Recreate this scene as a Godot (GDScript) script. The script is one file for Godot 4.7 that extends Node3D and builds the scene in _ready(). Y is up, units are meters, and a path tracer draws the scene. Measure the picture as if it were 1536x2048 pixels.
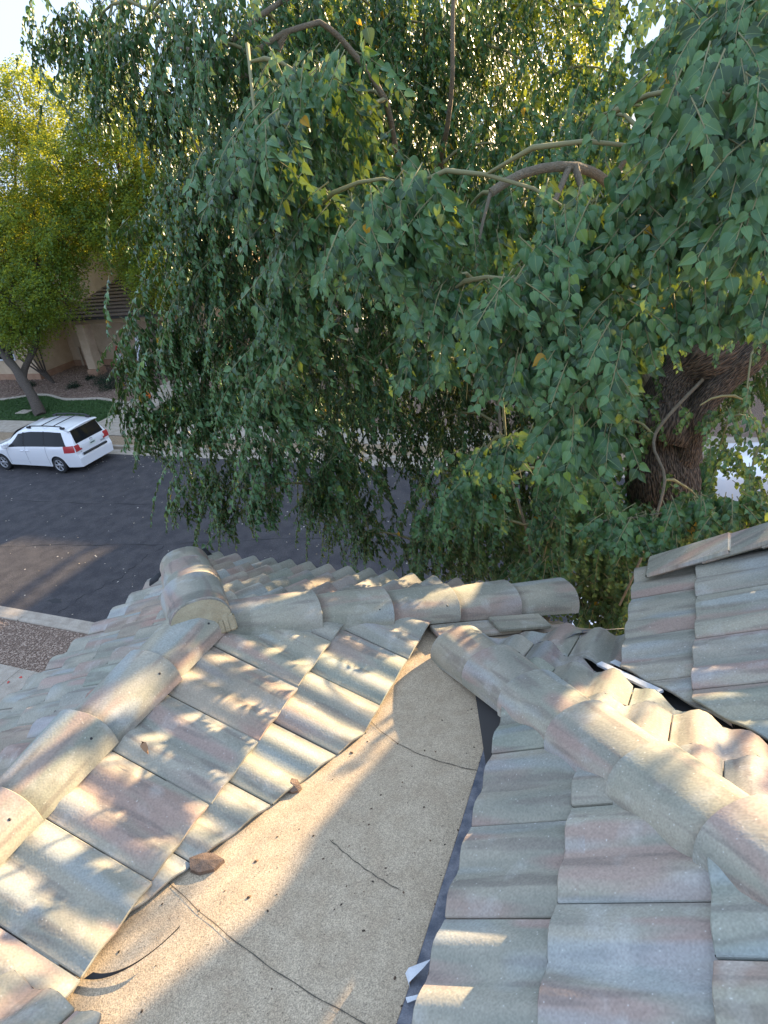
extends Node3D
# A tiled hip roof seen from the roof itself, a weeping street tree, the street and the houses beyond. Metres, y up, street along x.

const EYE := Vector3(0, 9.3, 0)
const SLOPE := 23.4
const CROWN_NEAR := [-2.38, 9.86, -3.61, 0.30, 16, -3.12, 9.95, -4.03, 0.35, 16, -3.77, 10.20, -4.34, 0.22, 6, -4.22, 10.29, -4.41, 0.13, 3, -3.58, 9.87, -4.13, 0.17, 7, -3.09, 9.64, -4.00, 0.18, 6, -1.74, 9.32, -2.76, 0.18, 14, -2.75, 9.21, -3.81, 0.32, 14, -1.74, 9.58, -3.28, 0.24, 14, -3.24, 9.21, -4.06, 0.14, 5, -3.49, 9.06, -3.97, 0.13, 4, -1.65, 9.08, -2.92, 0.17, 12, -1.86, 8.80, -3.04, 0.16, 10, -2.10, 8.47, -3.23, 0.18, 10, -2.31, 8.08, -3.40, 0.17, 10, -2.57, 7.69, -3.56, 0.19, 10, -2.70, 7.38, -3.56, 0.13, 7, -2.96, 8.61, -3.87, 0.38, 18, -3.34, 8.30, -3.75, 0.31, 16, -3.64, 8.34, -3.74, 0.15, 6, -3.26, 7.83, -3.78, 0.31, 16, -3.54, 7.82, -3.62, 0.17, 8, -3.64, 7.98, -3.66, 0.14, 5, -3.45, 7.24, -3.97, 0.27, 12, -3.41, 6.95, -3.96, 0.14, 5, -3.68, 7.09, -3.90, 0.12, 4, -2.72, 8.92, -3.91, 0.36, 14, -2.68, 8.30, -3.71, 0.31, 12, -1.15, 9.15, -2.85, 0.14, 11, -1.18, 9.04, -2.64, 0.17, 14, -1.03, 8.74, -2.80, 0.12, 9, -1.13, 8.48, -2.86, 0.11, 8, -1.18, 8.32, -2.87, 0.07, 4, -0.67, 8.78, -2.63, 0.14, 12, -0.67, 8.57, -2.64, 0.11, 9, -0.95, 8.38, -3.02, 0.13, 8, -0.96, 7.95, -3.27, 0.15, 9, -1.18, 7.62, -3.48, 0.19, 10, -1.52, 7.26, -3.85, 0.16, 7, -0.49, 8.97, -2.83, 0.16, 12, -0.55, 8.74, -2.93, 0.15, 10, -0.40, 8.61, -2.68, 0.14, 12, -0.48, 8.28, -2.70, 0.15, 12, -0.63, 8.35, -2.91, 0.12, 7, -0.15, 9.09, -2.83, 0.13, 11, -0.11, 8.94, -2.77, 0.12, 10, -0.11, 8.68, -2.86, 0.10, 7, -0.05, 9.30, -2.62, 0.14, 14, 0.04, 9.14, -2.58, 0.12, 9, 0.04, 8.99, -2.49, 0.07, 5, 0.07, 8.74, -2.75, 0.10, 6, -0.85, 7.32, -4.11, 0.12, 7, -0.90, 7.11, -3.96, 0.12, 8, -0.96, 6.84, -3.91, 0.11, 6, -0.43, 7.46, -3.40, 0.09, 6, -0.25, 7.44, -3.49, 0.09, 7, -0.06, 7.46, -3.59, 0.10, 7, 0.12, 7.43, -3.67, 0.10, 7, 0.26, 7.39, -3.72, 0.10, 6, -1.94, 6.56, -4.50, 0.23, 9, -2.14, 6.30, -4.51, 0.14, 5, -1.65, 6.48, -4.86, 0.28, 10, -1.73, 6.22, -4.80, 0.14, 4, -1.21, 6.39, -4.54, 0.19, 6, -2.48, 6.57, -4.48, 0.18, 7, -2.56, 7.18, -4.03, 0.14, 6, -2.38, 7.25, -4.16, 0.22, 8, -2.63, 7.13, -3.96, 0.09, 3, -2.37, 7.49, -4.05, 0.24, 9, -0.72, 6.59, -4.65, 0.39, 16, -0.40, 6.53, -4.53, 0.28, 12, -0.44, 6.24, -4.34, 0.21, 9, -0.74, 6.16, -4.52, 0.18, 7, -0.09, 6.85, -4.87, 0.24, 6, 0.18, 6.52, -5.08, 0.25, 9, -0.01, 6.76, -4.61, 0.20, 7, -2.07, 9.95, -5.08, 0.41, 11, -1.74, 9.81, -5.68, 0.45, 10, -1.26, 9.55, -5.79, 0.38, 8, -0.79, 9.51, -5.75, 0.26, 5, -0.45, 9.56, -5.45, 0.24, 5, -0.14, 9.55, -3.47, 0.17, 8, 0.02, 9.50, -3.14, 0.17, 11, -0.32, 9.60, -4.28, 0.16, 5, -0.02, 9.42, -3.33, 0.14, 8, -0.80, 9.22, -4.83, 0.26, 7, -0.44, 9.28, -4.54, 0.18, 6, -1.81, 9.23, -3.81, 0.31, 11, -1.22, 8.94, -3.70, 0.27, 11, -1.36, 9.20, -5.03, 0.35, 8, -1.95, 9.45, -5.24, 0.41, 9, -2.26, 9.53, -3.86, 0.30, 10, -2.15, 9.93, -4.52, 0.32, 9, -2.35, 9.95, -4.18, 0.30, 10, -2.44, 10.21, -4.66, 0.36, 10, -2.03, 10.16, -5.22, 0.41, 10, -1.64, 10.11, -5.77, 0.41, 9, -1.17, 9.95, -5.93, 0.34, 7, -3.52, 10.30, -4.53, 0.29, 8, -2.97, 10.24, -4.40, 0.30, 9, -0.81, 9.83, -5.92, 0.30, 4, -2.12, 9.54, -4.45, 0.30, 9, -2.31, 9.27, -4.07, 0.26, 9, -2.02, 9.79, -5.52, 0.38, 8, 0.29, 7.56, -7.24, 0.26, 7, 0.15, 7.41, -5.31, 0.14, 1, 0.01, 6.96, -5.49, 0.22, 3, 0.30, 7.13, -5.48, 0.18, 3, -0.35, 8.02, -5.15, 0.20, 5, -0.13, 7.46, -5.07, 0.14, 2, 0.29, 6.70, -7.76, 0.35, 6, -0.00, 6.99, -8.02, 0.31, 5, 0.36, 7.04, -7.98, 0.30, 6, 0.26, 7.17, -5.11, 0.20, 4, 0.21, 6.94, -4.95, 0.20, 4, 0.07, 7.99, -5.22, 0.19, 4, -3.92, 10.31, -4.32, 0.19, 6, -3.65, 10.10, -4.22, 0.19, 6, -4.14, 10.19, -4.39, 0.13, 3, -0.11, 8.31, -4.93, 0.18, 4]
const CROWN_DEEP := [-3.71, 9.91, -5.48, 0.37, 9, -4.27, 9.94, -7.34, 0.48, 9, -2.64, 9.86, -5.17, 0.32, 9, -4.49, 9.77, -6.42, 0.44, 9, -3.71, 9.70, -6.26, 0.41, 9, -2.64, 9.52, -5.58, 0.36, 9, -3.95, 9.37, -5.46, 0.39, 9, -3.26, 9.28, -5.37, 0.37, 9, -3.22, 9.02, -6.28, 0.42, 9, -2.64, 9.14, -6.19, 0.40, 9, -1.27, 8.85, -7.62, 0.44, 9, -0.62, 8.65, -7.79, 0.44, 9, -3.79, 8.89, -5.05, 0.38, 9, -3.44, 8.89, -5.60, 0.40, 9, -3.93, 8.77, -7.13, 0.49, 9, -2.86, 8.60, -6.45, 0.43, 9, -2.10, 8.57, -6.65, 0.42, 9, -1.54, 8.78, -5.65, 0.35, 9, -1.06, 8.72, -5.63, 0.34, 9, -0.75, 8.32, -8.46, 0.49, 9, -4.30, 8.43, -5.81, 0.44, 9, -4.16, 8.19, -6.22, 0.47, 9, -3.40, 8.23, -6.64, 0.47, 9, -2.91, 8.05, -7.05, 0.48, 9, -2.06, 8.24, -6.32, 0.42, 9, -1.88, 8.17, -6.99, 0.45, 9, -1.13, 7.71, -7.56, 0.47, 9, -0.60, 8.14, -6.80, 0.40, 9, -3.78, 8.04, -5.08, 0.40, 9, -3.00, 8.33, -4.56, 0.35, 9, -3.36, 7.82, -5.72, 0.43, 9, -2.12, 8.24, -4.52, 0.32, 9, -2.29, 7.70, -6.25, 0.43, 9, -1.67, 7.75, -6.60, 0.43, 9, -0.72, 8.01, -5.19, 0.33, 9, -0.92, 7.47, -7.92, 0.49, 9, -3.91, 7.66, -5.53, 0.44, 9, -2.27, 7.97, -4.35, 0.33, 9, -2.61, 7.41, -6.23, 0.45, 9, -2.47, 7.15, -6.52, 0.47, 9, -1.58, 7.24, -6.63, 0.45, 9, -1.14, 7.48, -5.91, 0.39, 9, -3.52, 7.05, -5.87, 0.47, 9, -2.26, 7.10, -5.34, 0.40, 9, -2.40, 6.62, -6.37, 0.47, 9, -1.91, 6.81, -6.59, 0.47, 9, -0.79, 7.22, -5.45, 0.37, 9, -2.04, 6.22, -6.22, 0.47, 9, -1.83, 6.53, -6.16, 0.45, 9, -0.89, 7.00, -4.84, 0.34, 9, -1.64, 6.87, -4.48, 0.35, 9, -1.51, 6.16, -5.55, 0.42, 9, -0.95, 6.06, -5.91, 0.43, 9, -0.68, 5.79, -6.54, 0.46, 9, -2.83, 6.63, -4.84, 0.34, 9, -2.18, 6.33, -5.51, 0.36, 9, -1.77, 6.13, -5.86, 0.38, 9, -1.33, 5.88, -5.70, 0.36, 9, -0.99, 6.25, -5.83, 0.35, 9, -0.78, 5.64, -5.85, 0.36, 9, -0.55, 6.19, -6.02, 0.35, 9, -0.29, 5.88, -5.98, 0.35, 9]
var rng := RandomNumberGenerator.new()
var used := {}
var M := {}
var C := cos(deg_to_rad(SLOPE))
var S := sin(deg_to_rad(SLOPE))

# ---------------------------------------------------------------- naming
func numbered(called: String) -> String:
	var n: int = used.get(called, 0)
	used[called] = n + 1
	return called if n == 0 else "%s_%03d" % [called, n]

func tag(o: Node, label: String, category: String, group := "", kind := "") -> void:
	if label: o.set_meta("label", label)
	if category: o.set_meta("category", category)
	if group: o.set_meta("group", group)
	if kind: o.set_meta("kind", kind)

func thing(called: String, at: Vector3, turn: float, label: String, category: String, group := "") -> Node3D:
	var o := Node3D.new()
	o.name = numbered(called)
	add_child(o, true)
	o.position = at
	o.rotation.y = turn
	tag(o, label, category, group)
	return o

func part(called: String, mesh: Mesh, mat: Material, parent: Node, label := "") -> MeshInstance3D:
	var o := MeshInstance3D.new()
	if parent == self:
		o.name = numbered(called)
	else:
		var seen: Dictionary = parent.get_meta("seen_names", {})
		var n: int = seen.get(called, 0)
		seen[called] = n + 1
		parent.set_meta("seen_names", seen)
		o.name = called if n == 0 else "%s_%03d" % [called, n]
	o.mesh = mesh
	if mat: o.material_override = mat
	parent.add_child(o, true)
	if label: o.set_meta("label", label)
	return o

func struct(called: String, mesh: Mesh, mat: Material) -> MeshInstance3D:
	var o := part(called, mesh, mat, self)
	o.set_meta("kind", "structure")
	return o

func multi(called: String, mesh: Mesh, mat: Material, where: Array, tints: Array, parent: Node) -> MultiMeshInstance3D:
	var mm := MultiMesh.new()
	mm.transform_format = MultiMesh.TRANSFORM_3D
	mm.use_colors = tints.size() > 0
	mm.mesh = mesh
	mm.instance_count = where.size()
	for i in where.size():
		mm.set_instance_transform(i, where[i])
		if mm.use_colors: mm.set_instance_color(i, tints[i])
	var o := MultiMeshInstance3D.new()
	o.name = numbered(called) if parent == self else called
	o.multimesh = mm
	o.material_override = mat
	parent.add_child(o, true)
	o.set_meta("kind", "stuff")
	return o

# ---------------------------------------------------------------- mesh collector
class MB:
	var v := PackedVector3Array()
	var n := PackedVector3Array()
	var c := PackedColorArray()
	var uv := PackedVector2Array()
	var idx := PackedInt32Array()
	var col := Color.WHITE
	func put(p: Vector3, nn: Vector3, u := Vector2.ZERO) -> int:
		v.append(p); n.append(nn); c.append(col); uv.append(u)
		return v.size() - 1
	func tri(a: Vector3, b: Vector3, d: Vector3) -> void:
		var nn := (d - a).cross(b - a).normalized()
		var i := put(a, nn, Vector2(a.x, a.z)); put(b, nn, Vector2(b.x, b.z)); put(d, nn, Vector2(d.x, d.z))
		idx.append_array(PackedInt32Array([i, i + 1, i + 2]))
	func quad(a: Vector3, b: Vector3, d: Vector3, e: Vector3) -> void:
		tri(a, b, d); tri(a, d, e)
	func box(lo: Vector3, hi: Vector3, t := Transform3D()) -> void:
		var p := []
		for k in 8: p.append(t * Vector3(hi.x if k & 1 else lo.x, hi.y if k & 2 else lo.y, hi.z if k & 4 else lo.z))
		for f in [[0, 2, 3, 1], [4, 5, 7, 6], [0, 1, 5, 4], [2, 6, 7, 3], [0, 4, 6, 2], [1, 3, 7, 5]]:
			quad(p[f[0]], p[f[1]], p[f[2]], p[f[3]])
	func bevel_box(lo: Vector3, hi: Vector3, b: float, t := Transform3D()) -> void:
		# a box with its edges cut at 45 degrees
		var mid := (lo + hi) / 2
		var h := (hi - lo) / 2
		for ax in 3:
			for sg in [-1.0, 1.0]:
				var a1 := (ax + 1) % 3
				var a2 := (ax + 2) % 3
				var q := []
				for k in [[-1, -1], [1, -1], [1, 1], [-1, 1]]:
					var p := Vector3.ZERO
					p[ax] = sg * h[ax]; p[a1] = k[0] * (h[a1] - b); p[a2] = k[1] * (h[a2] - b)
					q.append(t * (mid + p))
				if sg > 0: quad(q[0], q[3], q[2], q[1])
				else: quad(q[0], q[1], q[2], q[3])
				for s2 in [-1.0, 1.0]:
					var e := []
					for k in [-1, 1]:
						var p1 := Vector3.ZERO
						p1[ax] = sg * h[ax]; p1[a1] = s2 * (h[a1] - b); p1[a2] = k * (h[a2] - b)
						var p2 := Vector3.ZERO
						p2[ax] = sg * (h[ax] - b); p2[a1] = s2 * h[a1]; p2[a2] = k * (h[a2] - b)
						e.append([t * (mid + p1), t * (mid + p2)])
					if sg * s2 > 0: quad(e[0][0], e[1][0], e[1][1], e[0][1])
					else: quad(e[0][0], e[0][1], e[1][1], e[1][0])
	func tube(pts: Array, radii: Array, sides := 6, cap := true) -> void:
		var up := Vector3.UP
		var start := v.size()
		for i in pts.size():
			var d: Vector3 = (pts[mini(i + 1, pts.size() - 1)] - pts[maxi(i - 1, 0)]).normalized()
			if absf(d.dot(up)) > 0.95: up = Vector3.RIGHT if absf(d.x) < 0.9 else Vector3.BACK
			var a := up.cross(d).normalized()
			var b := d.cross(a).normalized()
			up = b
			for k in sides + 1:
				var w := TAU * k / sides
				var o := a * cos(w) + b * sin(w)
				put(pts[i] + o * radii[i], o, Vector2(float(k) / sides, i * 0.3))
		for i in pts.size() - 1:
			for k in sides:
				var q := start + i * (sides + 1) + k
				idx.append_array(PackedInt32Array([q, q + sides + 1, q + 1, q + 1, q + sides + 1, q + sides + 2]))
		if cap:
			for e in [0, pts.size() - 1]:
				var ctr: Vector3 = pts[e]
				for k in sides:
					tri(ctr, v[start + e * (sides + 1) + k], v[start + e * (sides + 1) + k + 1])
	func lathe(prof: Array, sides := 24, t := Transform3D(), wob := 0.0, lobes := 8) -> void:
		# prof: Vector2(radius, height)
		var start := v.size()
		for i in prof.size():
			var a: Vector2 = prof[maxi(i - 1, 0)]
			var b: Vector2 = prof[mini(i + 1, prof.size() - 1)]
			var tn := Vector2(b.y - a.y, a.x - b.x).normalized()
			for k in sides + 1:
				var w := TAU * k / sides
				var rr: float = prof[i].x * (1.0 + wob * absf(sin(w * lobes / 2.0)))
				put(t * Vector3(cos(w) * rr, prof[i].y, sin(w) * rr), (t.basis * Vector3(cos(w) * tn.x, tn.y, sin(w) * tn.x)).normalized(), Vector2(float(k) / sides, prof[i].y))
		for i in prof.size() - 1:
			for k in sides:
				var q := start + i * (sides + 1) + k
				idx.append_array(PackedInt32Array([q, q + 1, q + sides + 1, q + 1, q + sides + 2, q + sides + 1]))
	func grid(rows: Array, colors := []) -> void:
		# rows of equal length; smooth normals from differences
		var nr := rows.size()
		var nc: int = rows[0].size()
		var start := v.size()
		for i in nr:
			for j in nc:
				var du: Vector3 = rows[mini(i + 1, nr - 1)][j] - rows[maxi(i - 1, 0)][j]
				var dv: Vector3 = rows[i][mini(j + 1, nc - 1)] - rows[i][maxi(j - 1, 0)]
				var nn := du.cross(dv).normalized()
				if colors: col = colors[i][j]
				put(rows[i][j], nn, Vector2(rows[i][j].x, rows[i][j].z))
		for i in nr - 1:
			for j in nc - 1:
				var q := start + i * nc + j
				idx.append_array(PackedInt32Array([q, q + 1, q + nc, q + 1, q + nc + 1, q + nc]))
	func turn_faces() -> void:
		# wind every face the way its normals point
		for i in range(0, idx.size(), 3):
			var a := v[idx[i]]
			var g := (v[idx[i + 2]] - a).cross(v[idx[i + 1]] - a)
			if g.dot(n[idx[i]]) < 0:
				var k := idx[i + 1]
				idx[i + 1] = idx[i + 2]
				idx[i + 2] = k
	func mesh() -> ArrayMesh:
		var a := []
		a.resize(Mesh.ARRAY_MAX)
		a[Mesh.ARRAY_VERTEX] = v; a[Mesh.ARRAY_NORMAL] = n; a[Mesh.ARRAY_COLOR] = c; a[Mesh.ARRAY_TEX_UV] = uv; a[Mesh.ARRAY_INDEX] = idx
		var m := ArrayMesh.new()
		m.add_surface_from_arrays(Mesh.PRIMITIVE_TRIANGLES, a)
		return m

# ---------------------------------------------------------------- materials
func lin(r: float, g: float, b: float) -> Color:
	return Color(r, g, b).linear_to_srgb()

func noise_bytes(w: int, h: int, freq: float, octaves: int, sd: int, kind := FastNoiseLite.TYPE_SIMPLEX_SMOOTH) -> Image:
	var f := FastNoiseLite.new()
	f.noise_type = kind
	f.frequency = freq
	f.fractal_octaves = octaves
	f.seed = sd
	var im := f.get_seamless_image(w, h)
	im.convert(Image.FORMAT_L8)
	return im

func stretched(w: int, h: int, sw: int, sh: int, freq: float, octaves: int, sd: int) -> PackedByteArray:
	var im := noise_bytes(sw, sh, freq, octaves, sd)
	im.resize(w, h, Image.INTERPOLATE_CUBIC)
	return im.get_data()

func sand(w: int, cells: int, sd: int) -> PackedByteArray:
	# uncorrelated grain, a little softer than one pixel
	var raw := PackedByteArray()
	raw.resize(cells * cells)
	var r := RandomNumberGenerator.new()
	r.seed = sd
	for i in cells * cells: raw[i] = (r.randi() & 127) + (r.randi() & 127)
	var im := Image.create_from_data(cells, cells, false, Image.FORMAT_L8, raw)
	im.resize(w, w, Image.INTERPOLATE_CUBIC)
	return im.get_data()

func tex(im: Image) -> ImageTexture:
	return ImageTexture.create_from_image(im)

func base_mat(albedo: Color, rough: float, vert := false) -> StandardMaterial3D:
	var m := StandardMaterial3D.new()
	m.albedo_color = albedo
	m.roughness = rough
	m.cull_mode = BaseMaterial3D.CULL_DISABLED
	m.vertex_color_use_as_albedo = vert
	return m

func mottled(a: Color, b: Color, freq: float, scale: float, rough: float, bump: float, speck := 0.25, sd := 1, size := 512, dark := Color(0, 0, 0, 0), dark_share := 0.0) -> StandardMaterial3D:
	# world-mapped two-tone surface with coarse blotches and fine grain; a and b are linear colours
	var big := noise_bytes(size, size, freq, 4, sd).get_data()
	var fine := sand(size, size * 5 / 8, sd + 7)
	var out := PackedByteArray()
	out.resize(size * size * 3)
	var lut := PackedByteArray()
	lut.resize(256 * 3)
	for k in 256:
		var cc := a.lerp(b, clampf((k / 255.0 - 0.25) * 2.0, 0, 1)).linear_to_srgb()
		lut[k * 3] = cc.r8; lut[k * 3 + 1] = cc.g8; lut[k * 3 + 2] = cc.b8
	var cut := int(255 - 128 * sqrt(2.0 * dark_share))
	var d8 := dark.linear_to_srgb()
	for i in size * size:
		var k := big[i] * 3
		var g := 1.0 + speck * (fine[i] / 127.5 - 1.0)
		if dark_share > 0.0 and fine[i] > cut:
			out[i * 3] = d8.r8; out[i * 3 + 1] = d8.g8; out[i * 3 + 2] = d8.b8
		else:
			out[i * 3] = mini(255, int(lut[k] * g)); out[i * 3 + 1] = mini(255, int(lut[k + 1] * g)); out[i * 3 + 2] = mini(255, int(lut[k + 2] * g))
	var m := base_mat(Color.WHITE, rough)
	m.albedo_texture = tex(Image.create_from_data(size, size, false, Image.FORMAT_RGB8, out))
	m.uv1_triplanar = true
	m.uv1_world_triplanar = true
	m.uv1_scale = Vector3.ONE / scale
	if bump > 0.0:
		m.heightmap_enabled = true
		m.heightmap_scale = bump
		m.heightmap_texture = tex(Image.create_from_data(size, size, false, Image.FORMAT_L8, fine))
		m.heightmap_deep_parallax = false
	return m

func tile_material() -> StandardMaterial3D:
	# blended concrete: sage and grey body with streaks of rose and umber drawn along the length of the tile, pale salt bloom and fine sand grain
	var w := 1024
	var body := stretched(w, w, 128, 512, 0.03, 3, 11)
	var rose := stretched(w, w, 48, 256, 0.05, 3, 12)
	var umber := stretched(w, w, 64, 512, 0.07, 3, 13)
	var blue := stretched(w, w, 48, 300, 0.05, 2, 14)
	var bloom := noise_bytes(w, w, 0.012, 4, 15).get_data()
	var grain := sand(w, 720, 16)
	var out := PackedByteArray()
	out.resize(w * w * 3)
	for i in w * w:
		var t := clampf((body[i] - 70) / 110.0, 0, 1)
		var r := lerpf(0.285, 0.385, t)
		var g := lerpf(0.281, 0.357, t)
		var b := lerpf(0.232, 0.29, t)
		var q := clampf((rose[i] - 150) / 50.0, 0, 1) * 0.6
		r = lerpf(r, 0.385, q); g = lerpf(g, 0.255, q); b = lerpf(b, 0.22, q)
		q = clampf((umber[i] - 150) / 45.0, 0, 1) * 0.5
		r = lerpf(r, 0.20, q); g = lerpf(g, 0.17, q); b = lerpf(b, 0.15, q)
		q = clampf((blue[i] - 160) / 45.0, 0, 1) * 0.5
		r = lerpf(r, 0.36, q); g = lerpf(g, 0.40, q); b = lerpf(b, 0.41, q)
		q = clampf((bloom[i] - 160) / 60.0, 0, 1) * 0.4
		var k := 1.0 + 0.20 * (grain[i] / 127.5 - 1.0)
		r = lerpf(r, 0.52, q) * k; g = lerpf(g, 0.51, q) * k; b = lerpf(b, 0.475, q) * k
		if grain[i] > 240:
			r = 0.6; g = 0.59; b = 0.55
		out[i * 3] = int(255.0 * pow(r, 0.4545)); out[i * 3 + 1] = int(255.0 * pow(g, 0.4545)); out[i * 3 + 2] = int(255.0 * pow(b, 0.4545))
	var m := base_mat(Color.WHITE, 0.88, true)
	m.albedo_texture = tex(Image.create_from_data(w, w, false, Image.FORMAT_RGB8, out))
	m.heightmap_enabled = true
	m.heightmap_scale = 0.06
	m.heightmap_texture = tex(Image.create_from_data(w, w, false, Image.FORMAT_L8, grain))
	m.metallic_specular = 0.35
	return m

func bark_material(a: Color, b: Color) -> StandardMaterial3D:
	var w := 256
	var h := 512
	var d := stretched(w, h, 256, 150, 0.10, 4, 31)
	var out := PackedByteArray()
	out.resize(w * h * 3)
	for i in w * h:
		var cc := a.lerp(b, clampf((d[i] - 70) / 120.0, 0, 1)).linear_to_srgb()
		out[i * 3] = cc.r8; out[i * 3 + 1] = cc.g8; out[i * 3 + 2] = cc.b8
	var m := base_mat(Color.WHITE, 0.95)
	m.albedo_texture = tex(Image.create_from_data(w, h, false, Image.FORMAT_RGB8, out))
	m.uv1_scale = Vector3(2, 1, 1)
	m.heightmap_enabled = true
	m.heightmap_scale = 2.5
	m.heightmap_texture = tex(Image.create_from_data(w, h, false, Image.FORMAT_L8, d))
	return m

func make_materials() -> void:
	M.tile = tile_material()
	M.underlay = base_mat(lin(0.05, 0.047, 0.045), 0.95)
	M.granule = mottled(Color(0.40, 0.315, 0.215), Color(0.46, 0.37, 0.26), 0.012, 1.5, 0.95, 0.06, 0.30, 41, 1024, Color(0.16, 0.12, 0.08), 0.045)
	M.seam = base_mat(lin(0.10, 0.085, 0.065), 0.95)
	M.flash = mottled(Color(0.075, 0.085, 0.11), Color(0.20, 0.20, 0.22), 0.02, 0.7, 0.65, 0.05, 0.14, 42)
	M.white_metal = mottled(Color(0.55, 0.57, 0.6), Color(0.66, 0.68, 0.7), 0.01, 0.8, 0.5, 0.03, 0.06, 43)
	M.mortar = mottled(Color(0.33, 0.27, 0.17), Color(0.42, 0.36, 0.24), 0.02, 0.6, 0.95, 0.4, 0.12, 44)
	M.rubber = base_mat(lin(0.03, 0.032, 0.036), 0.75)
	M.black = base_mat(lin(0.012, 0.012, 0.013), 0.7)
	M.asphalt = mottled(Color(0.036, 0.033, 0.037), Color(0.056, 0.051, 0.053), 0.008, 5.0, 0.92, 1.0, 0.42, 45, 1024, Color(0.11, 0.105, 0.1), 0.02)
	M.crack = base_mat(lin(0.012, 0.012, 0.013), 0.9)
	M.patch = base_mat(lin(0.025, 0.025, 0.027), 0.85)
	M.concrete = mottled(Color(0.32, 0.27, 0.215), Color(0.40, 0.345, 0.28), 0.015, 3.0, 0.92, 0.5, 0.12, 46)
	M.gravel = mottled(Color(0.20, 0.135, 0.10), Color(0.31, 0.22, 0.165), 0.05, 1.2, 0.95, 3.0, 0.55, 47)
	M.dirt = mottled(Color(0.24, 0.17, 0.105), Color(0.32, 0.24, 0.16), 0.03, 2.0, 0.95, 1.0, 0.35, 48)
	M.stone = base_mat(Color.WHITE, 0.9, true)
	M.lawn = mottled(Color(0.022, 0.055, 0.012), Color(0.04, 0.095, 0.02), 0.04, 1.5, 0.95, 3.0, 0.5, 49)
	M.blade = base_mat(Color.WHITE, 0.7, true)
	M.stucco = mottled(Color(0.48, 0.36, 0.245), Color(0.54, 0.41, 0.285), 0.01, 3.0, 0.95, 0.6, 0.10, 50)
	M.stucco_trim = mottled(Color(0.36, 0.26, 0.17), Color(0.40, 0.29, 0.19), 0.01, 3.0, 0.95, 0.6, 0.08, 51)
	M.stucco_base = mottled(Color(0.33, 0.19, 0.12), Color(0.38, 0.23, 0.15), 0.01, 3.0, 0.95, 0.6, 0.08, 52)
	M.stucco_rose = mottled(Color(0.50, 0.33, 0.25), Color(0.55, 0.37, 0.285), 0.01, 3.0, 0.95, 0.6, 0.08, 53)
	M.far_tile = mottled(Color(0.12, 0.09, 0.07), Color(0.19, 0.14, 0.11), 0.03, 2.0, 0.9, 1.0, 0.2, 54)
	M.fascia = base_mat(lin(0.30, 0.22, 0.13), 0.8)
	M.bark = bark_material(Color(0.035, 0.027, 0.022), Color(0.155, 0.12, 0.092))
	M.branch = bark_material(Color(0.33, 0.27, 0.18), Color(0.50, 0.42, 0.30))
	M.twig = base_mat(lin(0.20, 0.19, 0.09), 0.8)
	M.leaf = leaf_mat(0.42, Color(0.20, 0.27, 0.02))
	M.far_leaf = leaf_mat(0.5, Color(0.42, 0.40, 0.03))
	M.paint = base_mat(lin(0.78, 0.78, 0.80), 0.25)
	M.paint.clearcoat_enabled = true
	M.paint.clearcoat = 0.8
	M.paint.clearcoat_roughness = 0.05
	M.glass = base_mat(lin(0.012, 0.014, 0.016), 0.04)
	M.glass.metallic_specular = 0.35
	M.chrome = base_mat(lin(0.55, 0.56, 0.58), 0.25)
	M.chrome.metallic = 1.0
	M.alloy = base_mat(lin(0.5, 0.5, 0.52), 0.35)
	M.alloy.metallic = 0.7
	M.tyre = base_mat(lin(0.018, 0.018, 0.019), 0.85)
	M.red_lens = base_mat(lin(0.42, 0.012, 0.018), 0.12)
	M.red_lens.clearcoat_enabled = true
	M.white_lens = base_mat(lin(0.75, 0.72, 0.70), 0.15)
	M.plate = base_mat(lin(0.62, 0.68, 0.62), 0.4)
	M.ink = base_mat(lin(0.03, 0.05, 0.06), 0.6)
	M.trim = base_mat(lin(0.02, 0.02, 0.022), 0.5)
	M.seam_line = base_mat(lin(0.10, 0.10, 0.11), 0.8)
	M.pumpkin = base_mat(lin(0.55, 0.12, 0.015), 0.5)
	M.stem = base_mat(lin(0.16, 0.14, 0.06), 0.8)
	M.cloth = base_mat(lin(0.74, 0.75, 0.80), 0.9)
	M.red_cloth = base_mat(lin(0.5, 0.05, 0.035), 0.85)
	M.metal_box = base_mat(lin(0.42, 0.32, 0.22), 0.6)
	M.meter = base_mat(lin(0.25, 0.26, 0.27), 0.4)
	M.dead_leaf = base_mat(lin(0.30, 0.17, 0.09), 0.8)
	M.clay = mottled(Color(0.15, 0.10, 0.07), Color(0.24, 0.165, 0.12), 0.03, 0.4, 0.95, 0.4, 0.2, 55)

func leaf_mat(rough: float, through: Color) -> StandardMaterial3D:
	var m := base_mat(Color.WHITE, rough, true)
	m.backlight_enabled = true
	m.backlight = through.linear_to_srgb()
	m.metallic_specular = 0.45
	return m

# ---------------------------------------------------------------- roof tiles
func plane(o: Vector3, down: Vector3, along: Vector3) -> Dictionary:
	var t := along.normalized()
	var d := (down - t * down.dot(t)).normalized()
	var n := d.cross(t).normalized()
	var flip := n.y < 0
	if flip: n = -n
	return {"o": o, "d": d, "t": t, "n": n, "flip": flip}

func on(p: Dictionary, s: float, t: float, h := 0.0) -> Vector3:
	return p.o + p.d * s + p.t * t + p.n * h

func flat2(p: Dictionary, w: Vector3) -> Vector2:
	return Vector2((w - p.o).dot(p.d), (w - p.o).dot(p.t))

func cut_line(p: Dictionary, a: Vector3, b: Vector3, keep: Vector3) -> Array:
	# half plane through two roof points that keeps the side of a third
	var q := flat2(p, a)
	var e := flat2(p, b) - q
	var n := Vector2(-e.y, e.x).normalized()
	if n.dot(flat2(p, keep) - q) < 0: n = -n
	return [q, n]

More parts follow.
